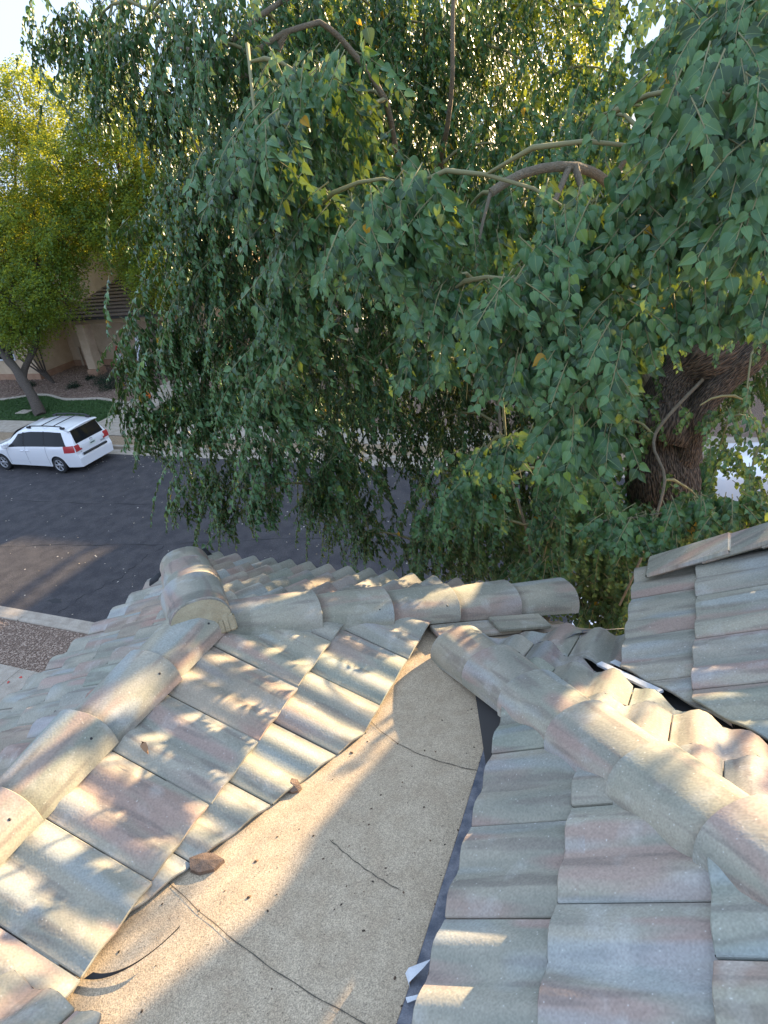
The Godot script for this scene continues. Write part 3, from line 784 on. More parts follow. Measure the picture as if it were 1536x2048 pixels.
func loose_bits(rows: Array) -> void:
	# broken pieces of tile lying at the edge of the felt
	var bits := [[Vector2(-1.425, -1.11), 0.5, 0.066, "broken brown tile piece on the felt, the larger one by the dead leaf"], [Vector2(-1.335, -1.50), -0.4, 0.05, "small triangular tile chip lying under the scalloped tile edge"]]
	for b in bits:
		var m := MB.new()
		var pts := []
		for k in 7:
			var w := TAU * k / 7.0 + rng.randf_range(-0.25, 0.25)
			pts.append(Vector2(cos(w) * b[2] * rng.randf_range(0.7, 1.0), sin(w) * b[2] * 0.55))
		for k in 7:
			var p0: Vector2 = pts[k]
			var p1: Vector2 = pts[(k + 1) % 7]
			m.tri(Vector3(0, 0.026, 0), Vector3(p1.x, 0.016, p1.y), Vector3(p0.x, 0.016, p0.y))
			m.quad(Vector3(p0.x, 0.016, p0.y), Vector3(p1.x, 0.016, p1.y), Vector3(p1.x * 1.03, 0, p1.y * 1.03), Vector3(p0.x * 1.03, 0, p0.y * 1.03))
		var o := part("tile_fragment", m.mesh(), M.clay, self)
		o.position = felt_at(rows, b[0]) + Vector3.UP * 0.004
		o.rotation = Vector3(0.05, b[1], -0.12)
		tag(o, b[3], "tile fragment")
	# a curled strip of black rubber
	var strip := MB.new()
	var rr := []
	for i in 22:
		var f := i / 21.0
		var q := Vector2(-1.515 + 0.13 * f + 0.05 * sin(f * PI * 0.5), -0.70 - 0.17 * f * f - 0.02 * f)
		var w := 0.010 * (1.0 - 0.75 * f)
		var p := felt_at(rows, q) + Vector3.UP * (0.006 + 0.028 * f * f)
		rr.append([p + Vector3(-w, 0.0, w), p + Vector3(w, 0.010, -w)])
	strip.grid(rr)
	tag(part("rubber_strip", strip.mesh(), M.rubber, self), "curled black rubber strip lying on the tan felt by the tile corner", "rubber strip")
	# a dry leaf on the tiles
	var lf := MB.new()
	lf.grid([[Vector3(-0.028, 0.004, 0), Vector3(-0.02, 0.006, 0.0)], [Vector3(-0.01, 0.012, -0.011), Vector3(-0.01, 0.008, 0.012)], [Vector3(0.012, 0.012, -0.009), Vector3(0.012, 0.007, 0.01)], [Vector3(0.032, 0.004, 0), Vector3(0.034, 0.004, 0.001)]])
	var dl := part("dead_leaf", lf.mesh(), M.dead_leaf, self)
	dl.position = EYE + Vector3(-1.80, -1.795, -1.34)
	dl.rotation = Vector3(0, -0.5, -0.4)
	tag(dl, "dry brown leaf lying on the sunlit tiles below the ridge", "leaf")
	# crumbs, seeds and specks on the felt
	var sp := MB.new()
	sp.lathe([Vector2(0.0002, 0.9), Vector2(0.8, 0.55), Vector2(1.0, 0.1), Vector2(0.8, -0.1)], 6, Transform3D(Basis.from_scale(Vector3(1, 0.7, 1.6)), Vector3.ZERO))
	var where := []
	var tints := []
	for k in 700:
		var q := Vector2(rng.randf_range(-1.5, -0.62), rng.randf_range(-2.6, -0.5))
		if q.x < -1.5 + (-1.0 - q.y) * 0.3 and q.y < -1.0: continue
		var big := rng.randf()
		var r := 0.0010 + 0.0026 * pow(big, 12.0)
		if k < 4: r = 0.0055
		where.append(Transform3D(Basis(Vector3.UP, rng.randf() * TAU).scaled(Vector3.ONE * r), felt_at(rows, q) + Vector3.UP * 0.001))
		tints.append(Color(0.05, 0.04, 0.03).lerp(Color(0.16, 0.10, 0.06), rng.randf()))
	var mm := multi("roof_debris", sp.mesh(), M.stone, where, tints, self)
	tag(mm, "dark crumbs and seeds scattered over the tan valley felt", "debris", "", "stuff")

# ---------------------------------------------------------------- street and yards
func sheet(lo: Vector2, hi: Vector2, y: float, nx := 1, nz := 1) -> ArrayMesh:
	var m := MB.new()
	var rows := []
	for j in nz + 1:
		var row := []
		for i in nx + 1: row.append(Vector3(lerpf(lo.x, hi.x, float(i) / nx), y, lerpf(lo.y, hi.y, float(j) / nz)))
		rows.append(row)
	m.grid(rows)
	for i in m.n.size(): m.n[i] = Vector3.UP
	return m.mesh()

func build_street() -> void:
	struct("ground", sheet(Vector2(-400, -400), Vector2(400, 400), -0.06), M.dirt)
	struct("road", sheet(Vector2(-90, -19.6), Vector2(70, -10.0), 0.0), M.asphalt)
	var far_gutter := struct("gutter", box_mesh(Vector3(-90, -0.1, -20.06), Vector3(70, 0.006, -19.6)), M.concrete)
	var near_gutter := struct("gutter", box_mesh(Vector3(-90, -0.1, -10.0), Vector3(70, 0.006, -9.62)), M.concrete)
	# kerbs and pavement laid in slabs with open joints
	for side in [[-20.22, -20.06, 0.0], [-9.62, -9.46, 1.7]]:
		var kerb := Node3D.new()
		kerb.name = "kerb" if side[2] == 0.0 else "kerb_001"
		add_child(kerb, true)
		kerb.set_meta("kind", "structure")
		var x: float = -66.0 + side[2]
		while x < 22.0:
			var m := MB.new()
			m.bevel_box(Vector3(x, -0.1, side[0]), Vector3(x + 3.04, 0.14, side[1]), 0.02)
			part("kerb_stone", m.mesh(), M.concrete, kerb)
			x += 3.05
	for side in [[-22.5, -21.15, 0.7], [-8.0, -6.74, 0.15]]:
		var walk := Node3D.new()
		walk.name = "sidewalk" if side[2] == 0.7 else "sidewalk_001"
		add_child(walk, true)
		walk.set_meta("kind", "structure")
		var x: float = -66.0 + side[2] + 0.46
		while x < 22.0:
			var m := MB.new()
			m.bevel_box(Vector3(x, 0.0, side[0]), Vector3(x + 1.508, 0.15, side[1]), 0.008)
			part("paving_slab", m.mesh(), M.concrete, walk)
			x += 1.52
	struct("gravel_strip", sheet(Vector2(-66, -9.47), Vector2(22, -7.99), 0.10), M.gravel)
	struct("gravel_strip", sheet(Vector2(-66, -21.16), Vector2(22, -20.21), 0.10), M.dirt)
	struct("gravel_yard", sheet(Vector2(-66, -6.75), Vector2(22, -2.6), 0.09), M.gravel)
	struct("driveway", box_mesh(Vector3(-10.6, 0.0, -6.74), Vector3(-6.2, 0.15, -0.5)), M.concrete)
	# loose stones
	var st := MB.new()
	st.lathe([Vector2(0.001, 0.7), Vector2(0.75, 0.45), Vector2(1.0, 0.0), Vector2(0.6, -0.4)], 5)
	var stone := st.mesh()
	var where := []
	var tints := []
	for k in 16000:
		var q := Vector3(rng.randf_range(-24, -9), 0.105, rng.randf_range(-9.44, -8.02))
		where.append(Transform3D(Basis(Vector3.UP, rng.randf() * TAU).scaled(Vector3(1, 0.7, 1.2) * rng.randf_range(0.010, 0.026)), q))
		tints.append(Color(0.20, 0.135, 0.10).lerp(Color(0.42, 0.32, 0.25), pow(rng.randf(), 1.5)))
	tag(multi("gravel", stone, M.stone, where, tints, self), "red brown gravel filling the strip beside the near kerb", "gravel", "", "stuff")
	where = []
	tints = []
	for k in 15000:
		var q := Vector3(rng.randf_range(-44, -25), 0.125, rng.randf_range(-32.5, -25.6))
		if q.z > yard_edge(q.x) - 0.1: continue
		where.append(Transform3D(Basis(Vector3.UP, rng.randf() * TAU).scaled(Vector3(1, 0.8, 1.2) * rng.randf_range(0.02, 0.045)), q))
		tints.append(Color(0.17, 0.11, 0.085).lerp(Color(0.38, 0.28, 0.22), pow(rng.randf(), 1.5)))
	tag(multi("gravel", stone, M.stone, where, tints, self), "pinkish gravel covering the front yard across the street", "gravel", "", "stuff")
	# fallen petals and bits of leaf on the road
	where = []
	tints = []
	var pet := MB.new()
	pet.grid([[Vector3(-1, 0, -0.5), Vector3(-1, 0.1, 0.5)], [Vector3(0, 0.35, -0.8), Vector3(0, 0.1, 0.8)], [Vector3(1, 0.1, -0.3), Vector3(1, 0.0, 0.4)]])
	for k in 900:
		var q := Vector3(rng.randf_range(-34, 3), 0.006, rng.randf_range(-19.5, -10.1))
		if rng.randf() < 0.35: q.z = -19.55 + absf(rng.randfn(0, 1.1))
		if q.z > -10.1: continue
		where.append(Transform3D(Basis(Vector3.UP, rng.randf() * TAU).scaled(Vector3.ONE * rng.randf_range(0.010, 0.026)), q))
		tints.append(Color(0.55, 0.5, 0.42).lerp(Color(0.30, 0.22, 0.12), pow(rng.randf(), 2.0)))
	tag(multi("fallen_petals", pet.mesh(), M.stone, where, tints, self), "pale petals and leaf bits scattered over the dark asphalt", "petals", "", "stuff")
	var places := ["red fallen petal in the middle of the near sidewalk, between two others", "red fallen petal on the near sidewalk, nearest the roof edge of the three", "red fallen petal on the near sidewalk, nearest the gravel strip of the three"]
	for q in [Vector3(-13.6, 0.153, -7.55), Vector3(-13.75, 0.153, -7.2), Vector3(-13.45, 0.153, -7.75)]:
		var red := MB.new()
		red.grid([[Vector3(-0.04, 0, -0.01), Vector3(-0.04, 0.006, 0.018)], [Vector3(0, 0.018, -0.03), Vector3(0.006, 0.0, 0.03)], [Vector3(0.04, 0.006, -0.006), Vector3(0.045, 0.0, 0.012)]])
		var o := part("red_petal", red.mesh(), M.red_cloth, self)
		o.position = q
		o.rotation.y = q.x * 7.0
		tag(o, places.pop_front(), "petal", "red petals on the near sidewalk")
	# cracks and oil spots of the road
	var road := get_node("road")
	for c in [[Vector2(-20.5, -12.4), Vector2(-9.2, -14.9), 0.25], [Vector2(-12.6, -10.2), Vector2(-12.9, -14.8), 0.5], [Vector2(-14.8, -10.1), Vector2(-14.2, -13.6), 0.4], [Vector2(-9.4, -13.4), Vector2(-3.0, -13.1), 0.3], [Vector2(-10.2, -15.1), Vector2(-4.0, -15.6), 0.2], [Vector2(-26, -15.1), Vector2(-13, -16.2), 0.2]]:
		var m := MB.new()
		var rows := []
		var a: Vector2 = c[0]
		var b: Vector2 = c[1]
		var sd := (b - a).orthogonal().normalized()
		for i in 61:
			var f := i / 60.0
			var q: Vector2 = a.lerp(b, f) + sd * c[2] * (0.25 * sin(f * 9.0) + 0.12 * sin(f * 31.0 + 1.0) + 0.07 * sin(f * 83.0))
			var w := 0.010 + 0.008 * sin(f * 41.0)
			rows.append([Vector3(q.x - sd.x * w, 0.004, q.y - sd.y * w), Vector3(q.x + sd.x * w, 0.004, q.y + sd.y * w)])
		m.grid(rows)
		part("road_crack", m.mesh(), M.crack, road)
	for c in [[-13.1, -11.9, 0.28, 0.10], [-15.4, -10.55, 0.22, 0.1], [-12.7, -12.2, 0.22, 0.07]]:
		var m := MB.new()
		var last := Vector3.ZERO
		for k in 17:
			var w := TAU * k / 16.0
			var q := Vector3(c[0] + cos(w) * c[2] * (1 + 0.3 * sin(w * 3.0)), 0.004, c[1] + sin(w) * c[3] * (1 + 0.25 * sin(w * 5.0)))
			if k: m.tri(Vector3(c[0], 0.004, c[1]), last, q)
			last = q
		part("oil_stain", m.mesh(), M.patch, road)

func yard_edge(x: float) -> float:
	return -25.45 - 0.35 * sin(x * 0.55 + 0.4) - 0.25 * sin(x * 1.3)

func box_mesh(lo: Vector3, hi: Vector3) -> ArrayMesh:
	var m := MB.new()
	m.box(lo, hi)
	return m.mesh()

func build_far_yard() -> void:
	var m := MB.new()
	var rows := []
	for i in 41:
		var x := lerpf(-60, -25.2, i / 40.0)
		var row := []
		for k in 5: row.append(Vector3(x, 0.14, lerpf(-22.52, yard_edge(x), k / 4.0)))
		rows.append(row)
	m.grid(rows)
	for i in m.n.size(): m.n[i] = Vector3.UP
	struct("lawn", m.mesh(), M.lawn)
	struct("lawn", sheet(Vector2(-23.3, -27.0), Vector2(-12.0, -22.52), 0.14), M.lawn)
	struct("gravel_yard", sheet(Vector2(-60, -36), Vector2(20, -22.5), 0.10), M.gravel)
	var bl := MB.new()
	bl.tri(Vector3(-0.006, 0, 0), Vector3(0.006, 0, 0), Vector3(0.002, 0.07, 0.02))
	bl.tri(Vector3(0.0, 0, -0.006), Vector3(0.0, 0, 0.006), Vector3(-0.02, 0.06, 0.004))
	bl.tri(Vector3(0.005, 0, -0.004), Vector3(-0.005, 0, 0.004), Vector3(0.018, 0.055, -0.015))
	var where := []
	var tints := []
	for k in 26000:
		var x := rng.randf_range(-42, -12.2)
		if x > -25.3 and x < -23.2: continue
		var z := rng.randf_range(yard_edge(x) + 0.03 if x < -25 else -26.9, -22.55)
		where.append(Transform3D(Basis(Vector3.UP, rng.randf() * TAU).scaled(Vector3(2.2, 1, 2.2) * rng.randf_range(0.7, 1.3)), Vector3(x, 0.138, z)))
		tints.append(Color(0.03, 0.08, 0.014).lerp(Color(0.06, 0.13, 0.03), rng.randf()))
	tag(multi("grass", bl.mesh(), M.blade, where, tints, self), "short dark green grass of the lawn across the street", "grass", "", "stuff")
	# curved concrete lawn edging, cast in pieces
	var edging := thing("lawn_edging", Vector3.ZERO, 0, "curved pale concrete edging between the lawn and the gravel yard", "edging")
	var x := -44.0
	while x < -25.6:
		var e := MB.new()
		var rr := []
		for i in 4:
			var q := x + 0.86 * i / 3.0
			var z := yard_edge(q)
			rr.append([Vector3(q, 0.08, z - 0.19), Vector3(q, 0.20, z - 0.17), Vector3(q, 0.235, z - 0.09), Vector3(q, 0.20, z), Vector3(q, 0.08, z + 0.01)])
		e.grid(rr)
		part("edging_block", e.mesh(), M.concrete, edging)
		x += 0.88
	# garden path with one step
	var path := MeshInstance3D.new()
	path.name = "garden_path"
	path.mesh = box_mesh(Vector3(-25.2, 0.0, -24.0), Vector3(-23.35, 0.16, -22.5))
	path.material_override = M.concrete
	add_child(path, true)
	path.set_meta("kind", "structure")
	part("step", box_mesh(Vector3(-25.35, 0.0, -31.0), Vector3(-23.2, 0.32, -24.0)), M.concrete, path)
	var vb := MB.new()
	vb.bevel_box(Vector3(-0.38, 0, -0.26), Vector3(0.38, 0.05, 0.26), 0.015)
	var lid := part("valve_box_lid", vb.mesh(), M.concrete, self)
	lid.position = Vector3(-31.1, 0.14, -23.6)
	tag(lid, "pale rectangular utility lid set in the lawn beside the leaning tree", "utility lid")
	# pumpkin on the step
	var pk := thing("pumpkin", Vector3(-24.55, 0.32, -25.1), 0.3, "orange pumpkin standing on the garden step across the street", "pumpkin")
	var pm := MB.new()
	pm.lathe([Vector2(0.02, 0.30), Vector2(0.12, 0.335), Vector2(0.22, 0.29), Vector2(0.27, 0.18), Vector2(0.24, 0.07), Vector2(0.14, 0.0), Vector2(0.001, 0.0)], 32, Transform3D(), -0.08, 10)
	part("rind", pm.mesh(), M.pumpkin, pk)
	var ps := MB.new()
	ps.tube([Vector3(0, 0.29, 0), Vector3(0.01, 0.36, 0), Vector3(0.05, 0.42, 0.01)], [0.035, 0.025, 0.03], 6)
	part("stalk", ps.mesh(), M.stem, pk)
	# ghost-like draped figure on the porch
	var gh := thing("ghost_figure", Vector3(-28.9, 0.12, -30.2), 0.4, "white draped ghost figure hanging pale in front of the porch", "yard figure")
	var gm := MB.new()
	gm.lathe([Vector2(0.001, 1.98), Vector2(0.10, 1.95), Vector2(0.15, 1.82), Vector2(0.13, 1.68), Vector2(0.22, 1.55), Vector2(0.28, 1.2), Vector2(0.33, 0.7), Vector2(0.40, 0.22)], 28, Transform3D(), 0.10, 9)
	part("sheet_cloth", gm.mesh(), M.cloth, gh)
	var gf := MB.new()
	gf.lathe([Vector2(0.001, 0.04), Vector2(0.09, 0.02), Vector2(0.11, -0.06), Vector2(0.001, -0.08)], 12, Transform3D(Basis(), Vector3(0, 1.93, 0)))
	part("dark_cap", gf.mesh(), M.trim, gh)
	var gn := thing("gnome_figure", Vector3(-31.0, 0.6, -30.6), 0.2, "red and white garden figure standing beside the porch post", "yard figure")
	gn.scale = Vector3.ONE * 0.6
	var nm := MB.new()
	nm.lathe([Vector2(0.30, 0.0), Vector2(0.33, 0.25), Vector2(0.27, 0.6), Vector2(0.15, 0.85), Vector2(0.001, 0.9)], 16)
	part("body", nm.mesh(), M.cloth, gn)
	var nh := MB.new()
	nh.lathe([Vector2(0.24, 0.82), Vector2(0.23, 0.95), Vector2(0.12, 1.25), Vector2(0.02, 1.5)], 14)
	part("hat", nh.mesh(), M.red_cloth, gn)
	# shrubs and one bare shrub
	var sh := [[Vector3(-30.2, 0.1, -28.2), 0.85, "round dark green shrub in the gravel nearest the porch post"], [Vector3(-28.9, 0.1, -27.3), 0.95, "widest dark shrub at the lawn edging below the porch"], [Vector3(-31.6, 0.1, -27.4), 0.5, "low sprawling shrub in the gravel left of the dark bushes"], [Vector3(-35.2, 0.1, -27.6), 0.55, "small loose shrub in front of the house wall corner"], [Vector3(-27.6, 0.1, -27.9), 0.8, "dark shrub beside the step of the garden path"], [Vector3(-31.9, 0.1, -28.9), 0.35, "smallest pale green shrub under the wall pipes"]]
	for s in sh:
		var t := thing("shrub", s[0], rng.randf() * TAU, s[2], "shrub", "shrubs in the yard across the street")
		leaf_ball(t, s[1], int(1500 * s[1]), 0.055, Color(0.012, 0.03, 0.012))
	var bare := thing("bare_shrub", Vector3(-33.9, 0.1, -28.2), 0, "thin leaning shrub with bare dark stems before the wall", "shrub")
	for k in 5:
		var tb := MB.new()
		var w := -0.9 + 0.45 * k
		tb.tube([Vector3(0, 0, 0), Vector3(-0.5 + w * 0.3, 0.7, 0.1), Vector3(-0.9 + w, 1.5 + 0.2 * k, 0.2), Vector3(-1.0 + w * 1.3, 2.6, 0.1)], [0.07, 0.05, 0.035, 0.012], 6)
		part("stem", tb.mesh(), M.bark, bare)
	var gp := thing("green_plant", Vector3(-13.0, 0.12, -6.55), 0, "bright green low plant at the near sidewalk edge", "plant")
	leaf_ball(gp, 0.28, 260, 0.05, Color(0.08, 0.22, 0.02))

func leaf_ball(t: Node3D, r: float, count: int, size: float, tint: Color) -> void:
	var where := []
	var tints := []
	for k in count:
		var d := Vector3(rng.randfn(), absf(rng.randfn()) * 0.9, rng.randfn()).normalized()
		var q := d * r * pow(rng.randf(), 0.4) * Vector3(1, 0.85, 1) * (0.8 + 0.25 * sin(d.x * 7.0) * sin(d.z * 6.0 + 1.0))
		where.append(Transform3D(Basis.from_euler(Vector3(rng.randf_range(-0.8, 0.8), rng.randf() * TAU, rng.randf_range(-0.8, 0.8))).scaled(Vector3.ONE * size * rng.randf_range(0.7, 1.4)), q))
		tints.append(tint * rng.randf_range(0.7, 1.6))
	var o := multi("foliage", leaf_simple(), M.stone, where, tints, t)
	var m := MB.new()
	for k in 6:
		var w := TAU * k / 6.0
		m.tube([Vector3.ZERO, Vector3(cos(w) * r * 0.3, r * 0.35, sin(w) * r * 0.3), Vector3(cos(w) * r * 0.6, r * 0.65, sin(w) * r * 0.6)], [0.02, 0.014, 0.006], 5)
	part("stems", m.mesh(), M.bark, t).set_meta("kind", "stuff")

func leaf_simple() -> ArrayMesh:
	var m := MB.new()
	m.tri(Vector3(0, 0, 0), Vector3(-0.35, 0.08, 0.45), Vector3(0, 0, 1))
	m.tri(Vector3(0, 0, 0), Vector3(0, 0, 1), Vector3(0.35, 0.08, 0.45))
	return m.mesh()

# ---------------------------------------------------------------- houses across the street
func window(parent: Node, at: Vector3, w: float, h: float, turn := 0.0) -> void:
	var t := Transform3D(Basis(Vector3.UP, turn), at)
	var f := MB.new()
	for b in [[-w / 2 - 0.08, -w / 2, -0.08, h + 0.08], [w / 2, w / 2 + 0.08, -0.08, h + 0.08], [-w / 2, w / 2, h, h + 0.08], [-w / 2, w / 2, -0.08, 0.0], [-0.025, 0.025, 0.0, h]]:
		f.box(Vector3(b[0], b[2], -0.03), Vector3(b[1], b[3], 0.05), t)
	var o := part("window", f.mesh(), M.white_metal, parent)
	var g := MB.new()
	g.box(Vector3(-w / 2, 0, -0.025), Vector3(w / 2, h, 0.0), t)
	part("pane", g.mesh(), M.glass, o)

func tiled_slope(house: Node, a: Vector3, b: Vector3, c: Vector3, d: Vector3, called := "roof") -> MeshInstance3D:
	# a, b: eave from one end to the other; d, c: the upper edge; laid in courses of flat tile, each lapping the one below
	var n := (b - a).cross(d - a).normalized()
	if n.y < 0: n = -n
	var under := MB.new()
	under.quad(a, b, c, d)
	under.quad(a - n * 0.12, b - n * 0.12, b, a)
	var roof := part(called, under.mesh(), M.underlay, house)
	var rows := maxi(1, int((d - a).length() / 0.36))
	for i in rows:
		var f0 := float(i) / rows
		var f1 := float(i + 1) / rows
		var p0 := a.lerp(d, f0)
		var p1 := b.lerp(c, f0)
		var q0 := a.lerp(d, f1)
		var q1 := b.lerp(c, f1)
		var m := MB.new()
		m.quad(p0 + n * 0.09, p1 + n * 0.09, q1 + n * 0.015, q0 + n * 0.015)
		m.quad(p0 + n * 0.045, p1 + n * 0.045, p1 + n * 0.09, p0 + n * 0.09)
		part("tile_course", m.mesh(), M.far_tile, roof)
	return roof

func build_houses() -> void:
	var h := thing("house", Vector3.ZERO, 0, "tan stucco two storey house with hipped porch roof across the street at the left", "house")
	# lower wing by the leaning tree, recessed entry wall, upper storey
	var w := MB.new()
	w.box(Vector3(-52, 0.45, -38), Vector3(-35.7, 3.0, -28.95))
	w.box(Vector3(-35.7, 0.45, -38), Vector3(-24.5, 3.2, -31.6))
	w.box(Vector3(-50, 3.0, -44), Vector3(-24.8, 6.7, -33.0))
	part("wall", w.mesh(), M.stucco, h)
	var bs := MB.new()
	bs.box(Vector3(-52, 0.0, -38), Vector3(-35.62, 0.45, -28.87))
	bs.box(Vector3(-35.62, 0.0, -38), Vector3(-24.4, 0.45, -31.52))
	part("wall_base", bs.mesh(), M.stucco_base, h)
	# porch post and beam
	var post := MB.new()
	post.bevel_box(Vector3(-32.35, 0.5, -30.0), Vector3(-31.75, 3.0, -29.4), 0.03)
	part("porch_post", post.mesh(), M.stucco, h)
	var pb := MB.new()
	pb.bevel_box(Vector3(-32.42, 0.0, -30.07), Vector3(-31.68, 0.5, -29.33), 0.03)
	part("post_base", pb.mesh(), M.stucco_base, h)
	var post2 := MB.new()
	post2.bevel_box(Vector3(-26.2, 0.0, -30.0), Vector3(-25.6, 3.0, -29.4), 0.03)
	part("porch_post", post2.mesh(), M.stucco, h)
	var beam := MB.new()
	beam.bevel_box(Vector3(-32.5, 3.0, -30.02), Vector3(-25.4, 3.4, -29.38), 0.02)
	beam.bevel_box(Vector3(-32.6, 3.3, -31.5), Vector3(-32.4, 3.46, -29.2), 0.02)
	part("beam", beam.mesh(), M.fascia, h)
	tiled_slope(h, Vector3(-33.0, 3.4, -29.0), Vector3(-25.0, 3.4, -29.0), Vector3(-27.0, 4.9, -32.95), Vector3(-31.2, 4.9, -32.95), "porch_roof")
	tiled_slope(h, Vector3(-33.0, 3.4, -33.0), Vector3(-33.0, 3.4, -29.0), Vector3(-31.2, 4.9, -32.95), Vector3(-31.3, 4.9, -33.0), "porch_roof")
	tiled_slope(h, Vector3(-52.4, 3.0, -28.4), Vector3(-35.2, 3.0, -28.4), Vector3(-37.0, 4.7, -32.95), Vector3(-50, 4.7, -32.95))
	tiled_slope(h, Vector3(-35.2, 3.0, -28.4), Vector3(-35.2, 3.0, -32.9), Vector3(-37.0, 4.7, -32.95), Vector3(-37.0, 4.7, -32.9))
	tiled_slope(h, Vector3(-50.6, 6.7, -32.4), Vector3(-24.2, 6.7, -32.4), Vector3(-29.5, 8.9, -38.4), Vector3(-45.5, 8.9, -38.4))
	tiled_slope(h, Vector3(-24.2, 6.7, -32.4), Vector3(-24.2, 6.7, -44.5), Vector3(-29.4, 8.9, -38.5), Vector3(-29.5, 8.9, -38.4))
	window(h, Vector3(-37.9, 1.35, -28.93), 1.3, 1.25)
	window(h, Vector3(-37.5, 4.5, -32.97), 1.5, 1.3)
	window(h, Vector3(-29.5, 5.1, -32.97), 1.3, 1.1)
	var dr := MB.new()
	dr.box(Vector3(-28.9, 0.45, -31.58), Vector3(-27.9, 2.6, -31.54))
	part("door", dr.mesh(), M.stucco_base, h)
	# meter panel and conduits on the recessed wall
	var mb := MB.new()
	mb.bevel_box(Vector3(-35.05, 1.25, -31.58), Vector3(-34.35, 2.25, -31.42), 0.02)
	part("meter_panel", mb.mesh(), M.metal_box, h)
	var m2 := MB.new()
	m2.bevel_box(Vector3(-33.85, 0.95, -31.58), Vector3(-33.45, 1.3, -31.38), 0.03)
	part("meter_box", m2.mesh(), M.meter, h)
	for p in [[-34.9, 0.1, 3.0, 0.07], [-34.55, 0.1, 1.3, 0.06], [-33.75, 0.1, 1.0, 0.04], [-33.3, 0.1, 0.95, 0.04]]:
		var c := MB.new()
		c.tube([Vector3(p[0], p[1], -31.5), Vector3(p[0], p[2], -31.5)], [p[3], p[3]], 8)
		part("conduit", c.mesh(), M.metal_box, h)
	# peach house behind the trees further right
	var g := thing("house", Vector3.ZERO, 0, "rose stucco gabled house glimpsed through leaves beyond the white pickup", "house")
	var gw := MB.new()
	gw.box(Vector3(-5.6, 0, -46), Vector3(9.0, 5.6, -34))
	gw.box(Vector3(-3.4, 5.6, -46), Vector3(3.4, 7.9, -36))
	part("wall", gw.mesh(), M.stucco_rose, g)
	var ga := MB.new()
	ga.tri(Vector3(-3.4, 7.9, -35.99), Vector3(3.4, 7.9, -35.99), Vector3(-0.3, 9.6, -35.99))
	part("gable", ga.mesh(), M.stucco_rose, g)
	tiled_slope(g, Vector3(-5.7, 5.6, -33.4), Vector3(9.5, 5.6, -33.4), Vector3(9.0, 6.7, -36.0), Vector3(-5.2, 6.7, -36.0))
	tiled_slope(g, Vector3(-4.4, 7.75, -46), Vector3(-4.4, 7.75, -35.6), Vector3(-0.3, 9.65, -35.6), Vector3(-0.3, 9.65, -46))
	tiled_slope(g, Vector3(3.8, 7.75, -35.6), Vector3(3.8, 7.75, -46), Vector3(-0.3, 9.65, -46), Vector3(-0.3, 9.65, -35.6))
	var gd := MB.new()
	gd.box(Vector3(-0.8, 0.02, -34.06), Vector3(4.0, 2.4, -33.97))
	part("garage_door", gd.mesh(), M.white_metal, g)
	window(g, Vector3(-2.6, 1.0, -33.97), 1.3, 1.2)
	window(g, Vector3(-0.3, 6.2, -35.97), 1.4, 1.2)
	var k := thing("house", Vector3.ZERO, 0, "tan two storey house hidden mostly behind the weeping tree", "house")
	var kw := MB.new()
	kw.box(Vector3(-22.0, 0, -46), Vector3(-12.3, 6.2, -33))
	kw.box(Vector3(-12.297, 0, -38), Vector3(-5.9, 4.1, -33.2))  # added side wing, its ridge height set to trim the sunlight on the road
	part("wall", kw.mesh(), M.stucco, k)
	tiled_slope(k, Vector3(-12.25, 4.1, -32.8), Vector3(-5.8, 4.1, -32.8), Vector3(-5.8, 5.25, -35.5), Vector3(-12.25, 5.25, -35.5))
	tiled_slope(k, Vector3(-5.8, 4.1, -38.2), Vector3(-12.25, 4.1, -38.2), Vector3(-12.25, 5.25, -35.5), Vector3(-5.8, 5.25, -35.5))
	tiled_slope(k, Vector3(-22.5, 6.2, -32.4), Vector3(-11.8, 6.2, -32.4), Vector3(-14.5, 8.6, -38), Vector3(-19.5, 8.6, -38))
	window(k, Vector3(-19.2, 4.2, -32.97), 1.4, 1.2)
	window(k, Vector3(-14.8, 4.2, -32.97), 1.4, 1.2)
	window(k, Vector3(-19.0, 1.0, -32.97), 1.6, 1.3)

# ---------------------------------------------------------------- vehicles
# A body is a loft of cross-sections: x runs from the nose (negative) to the tail, z across, wheels on the ground at y 0.
func body_point(car: Dictionary, x: float, j: float) -> Vector3:
	# j: 0 sill .. 1 belt .. 2 roof edge .. 3 roof middle; a point on the near (+z) flank
	var top: float = curve(car.top, x)
	var belt: float = minf(curve(car.belt, x), top - 0.02)
	var w: float = curve(car.width, x)
	var low: float = 0.26
	for wx in car.wheels:
		var d := absf(x - wx)
		if d < 0.385: low = maxf(low, 0.33 + sqrt(0.385 * 0.385 - d * d))
	low = minf(low, belt - 0.12)
	var glass_in: float = car.tumble
	var share := clampf((top - belt) / 0.55, 0.0, 1.0)
	if j <= 1.0:
		var y := lerpf(low, belt, j)
		var mid := clampf((y - 0.26) / 0.55, 0, 1)
		return Vector3(x, y, w * lerpf(0.955, 1.0, sin(mid * PI * 0.5)) - 0.03 * maxf(0, (j - 0.75) * 4.0) * 0.9)
	if j <= 2.0:
		var f := j - 1.0
		var edge := top - lerpf(0.015, 0.075, share)
		return Vector3(x, lerpf(belt, edge, f), w - 0.027 - glass_in * share * pow(f, 1.15) - (1.0 - share) * 0.10 * f)
	var f2 := j - 2.0
	var inner := w - 0.027 - glass_in * share - (1.0 - share) * 0.10
	var e2 := top - lerpf(0.015, 0.075, share)
	return Vector3(x, e2 + (top - e2) * sin(f2 * PI * 0.5), inner * (1.0 - f2))

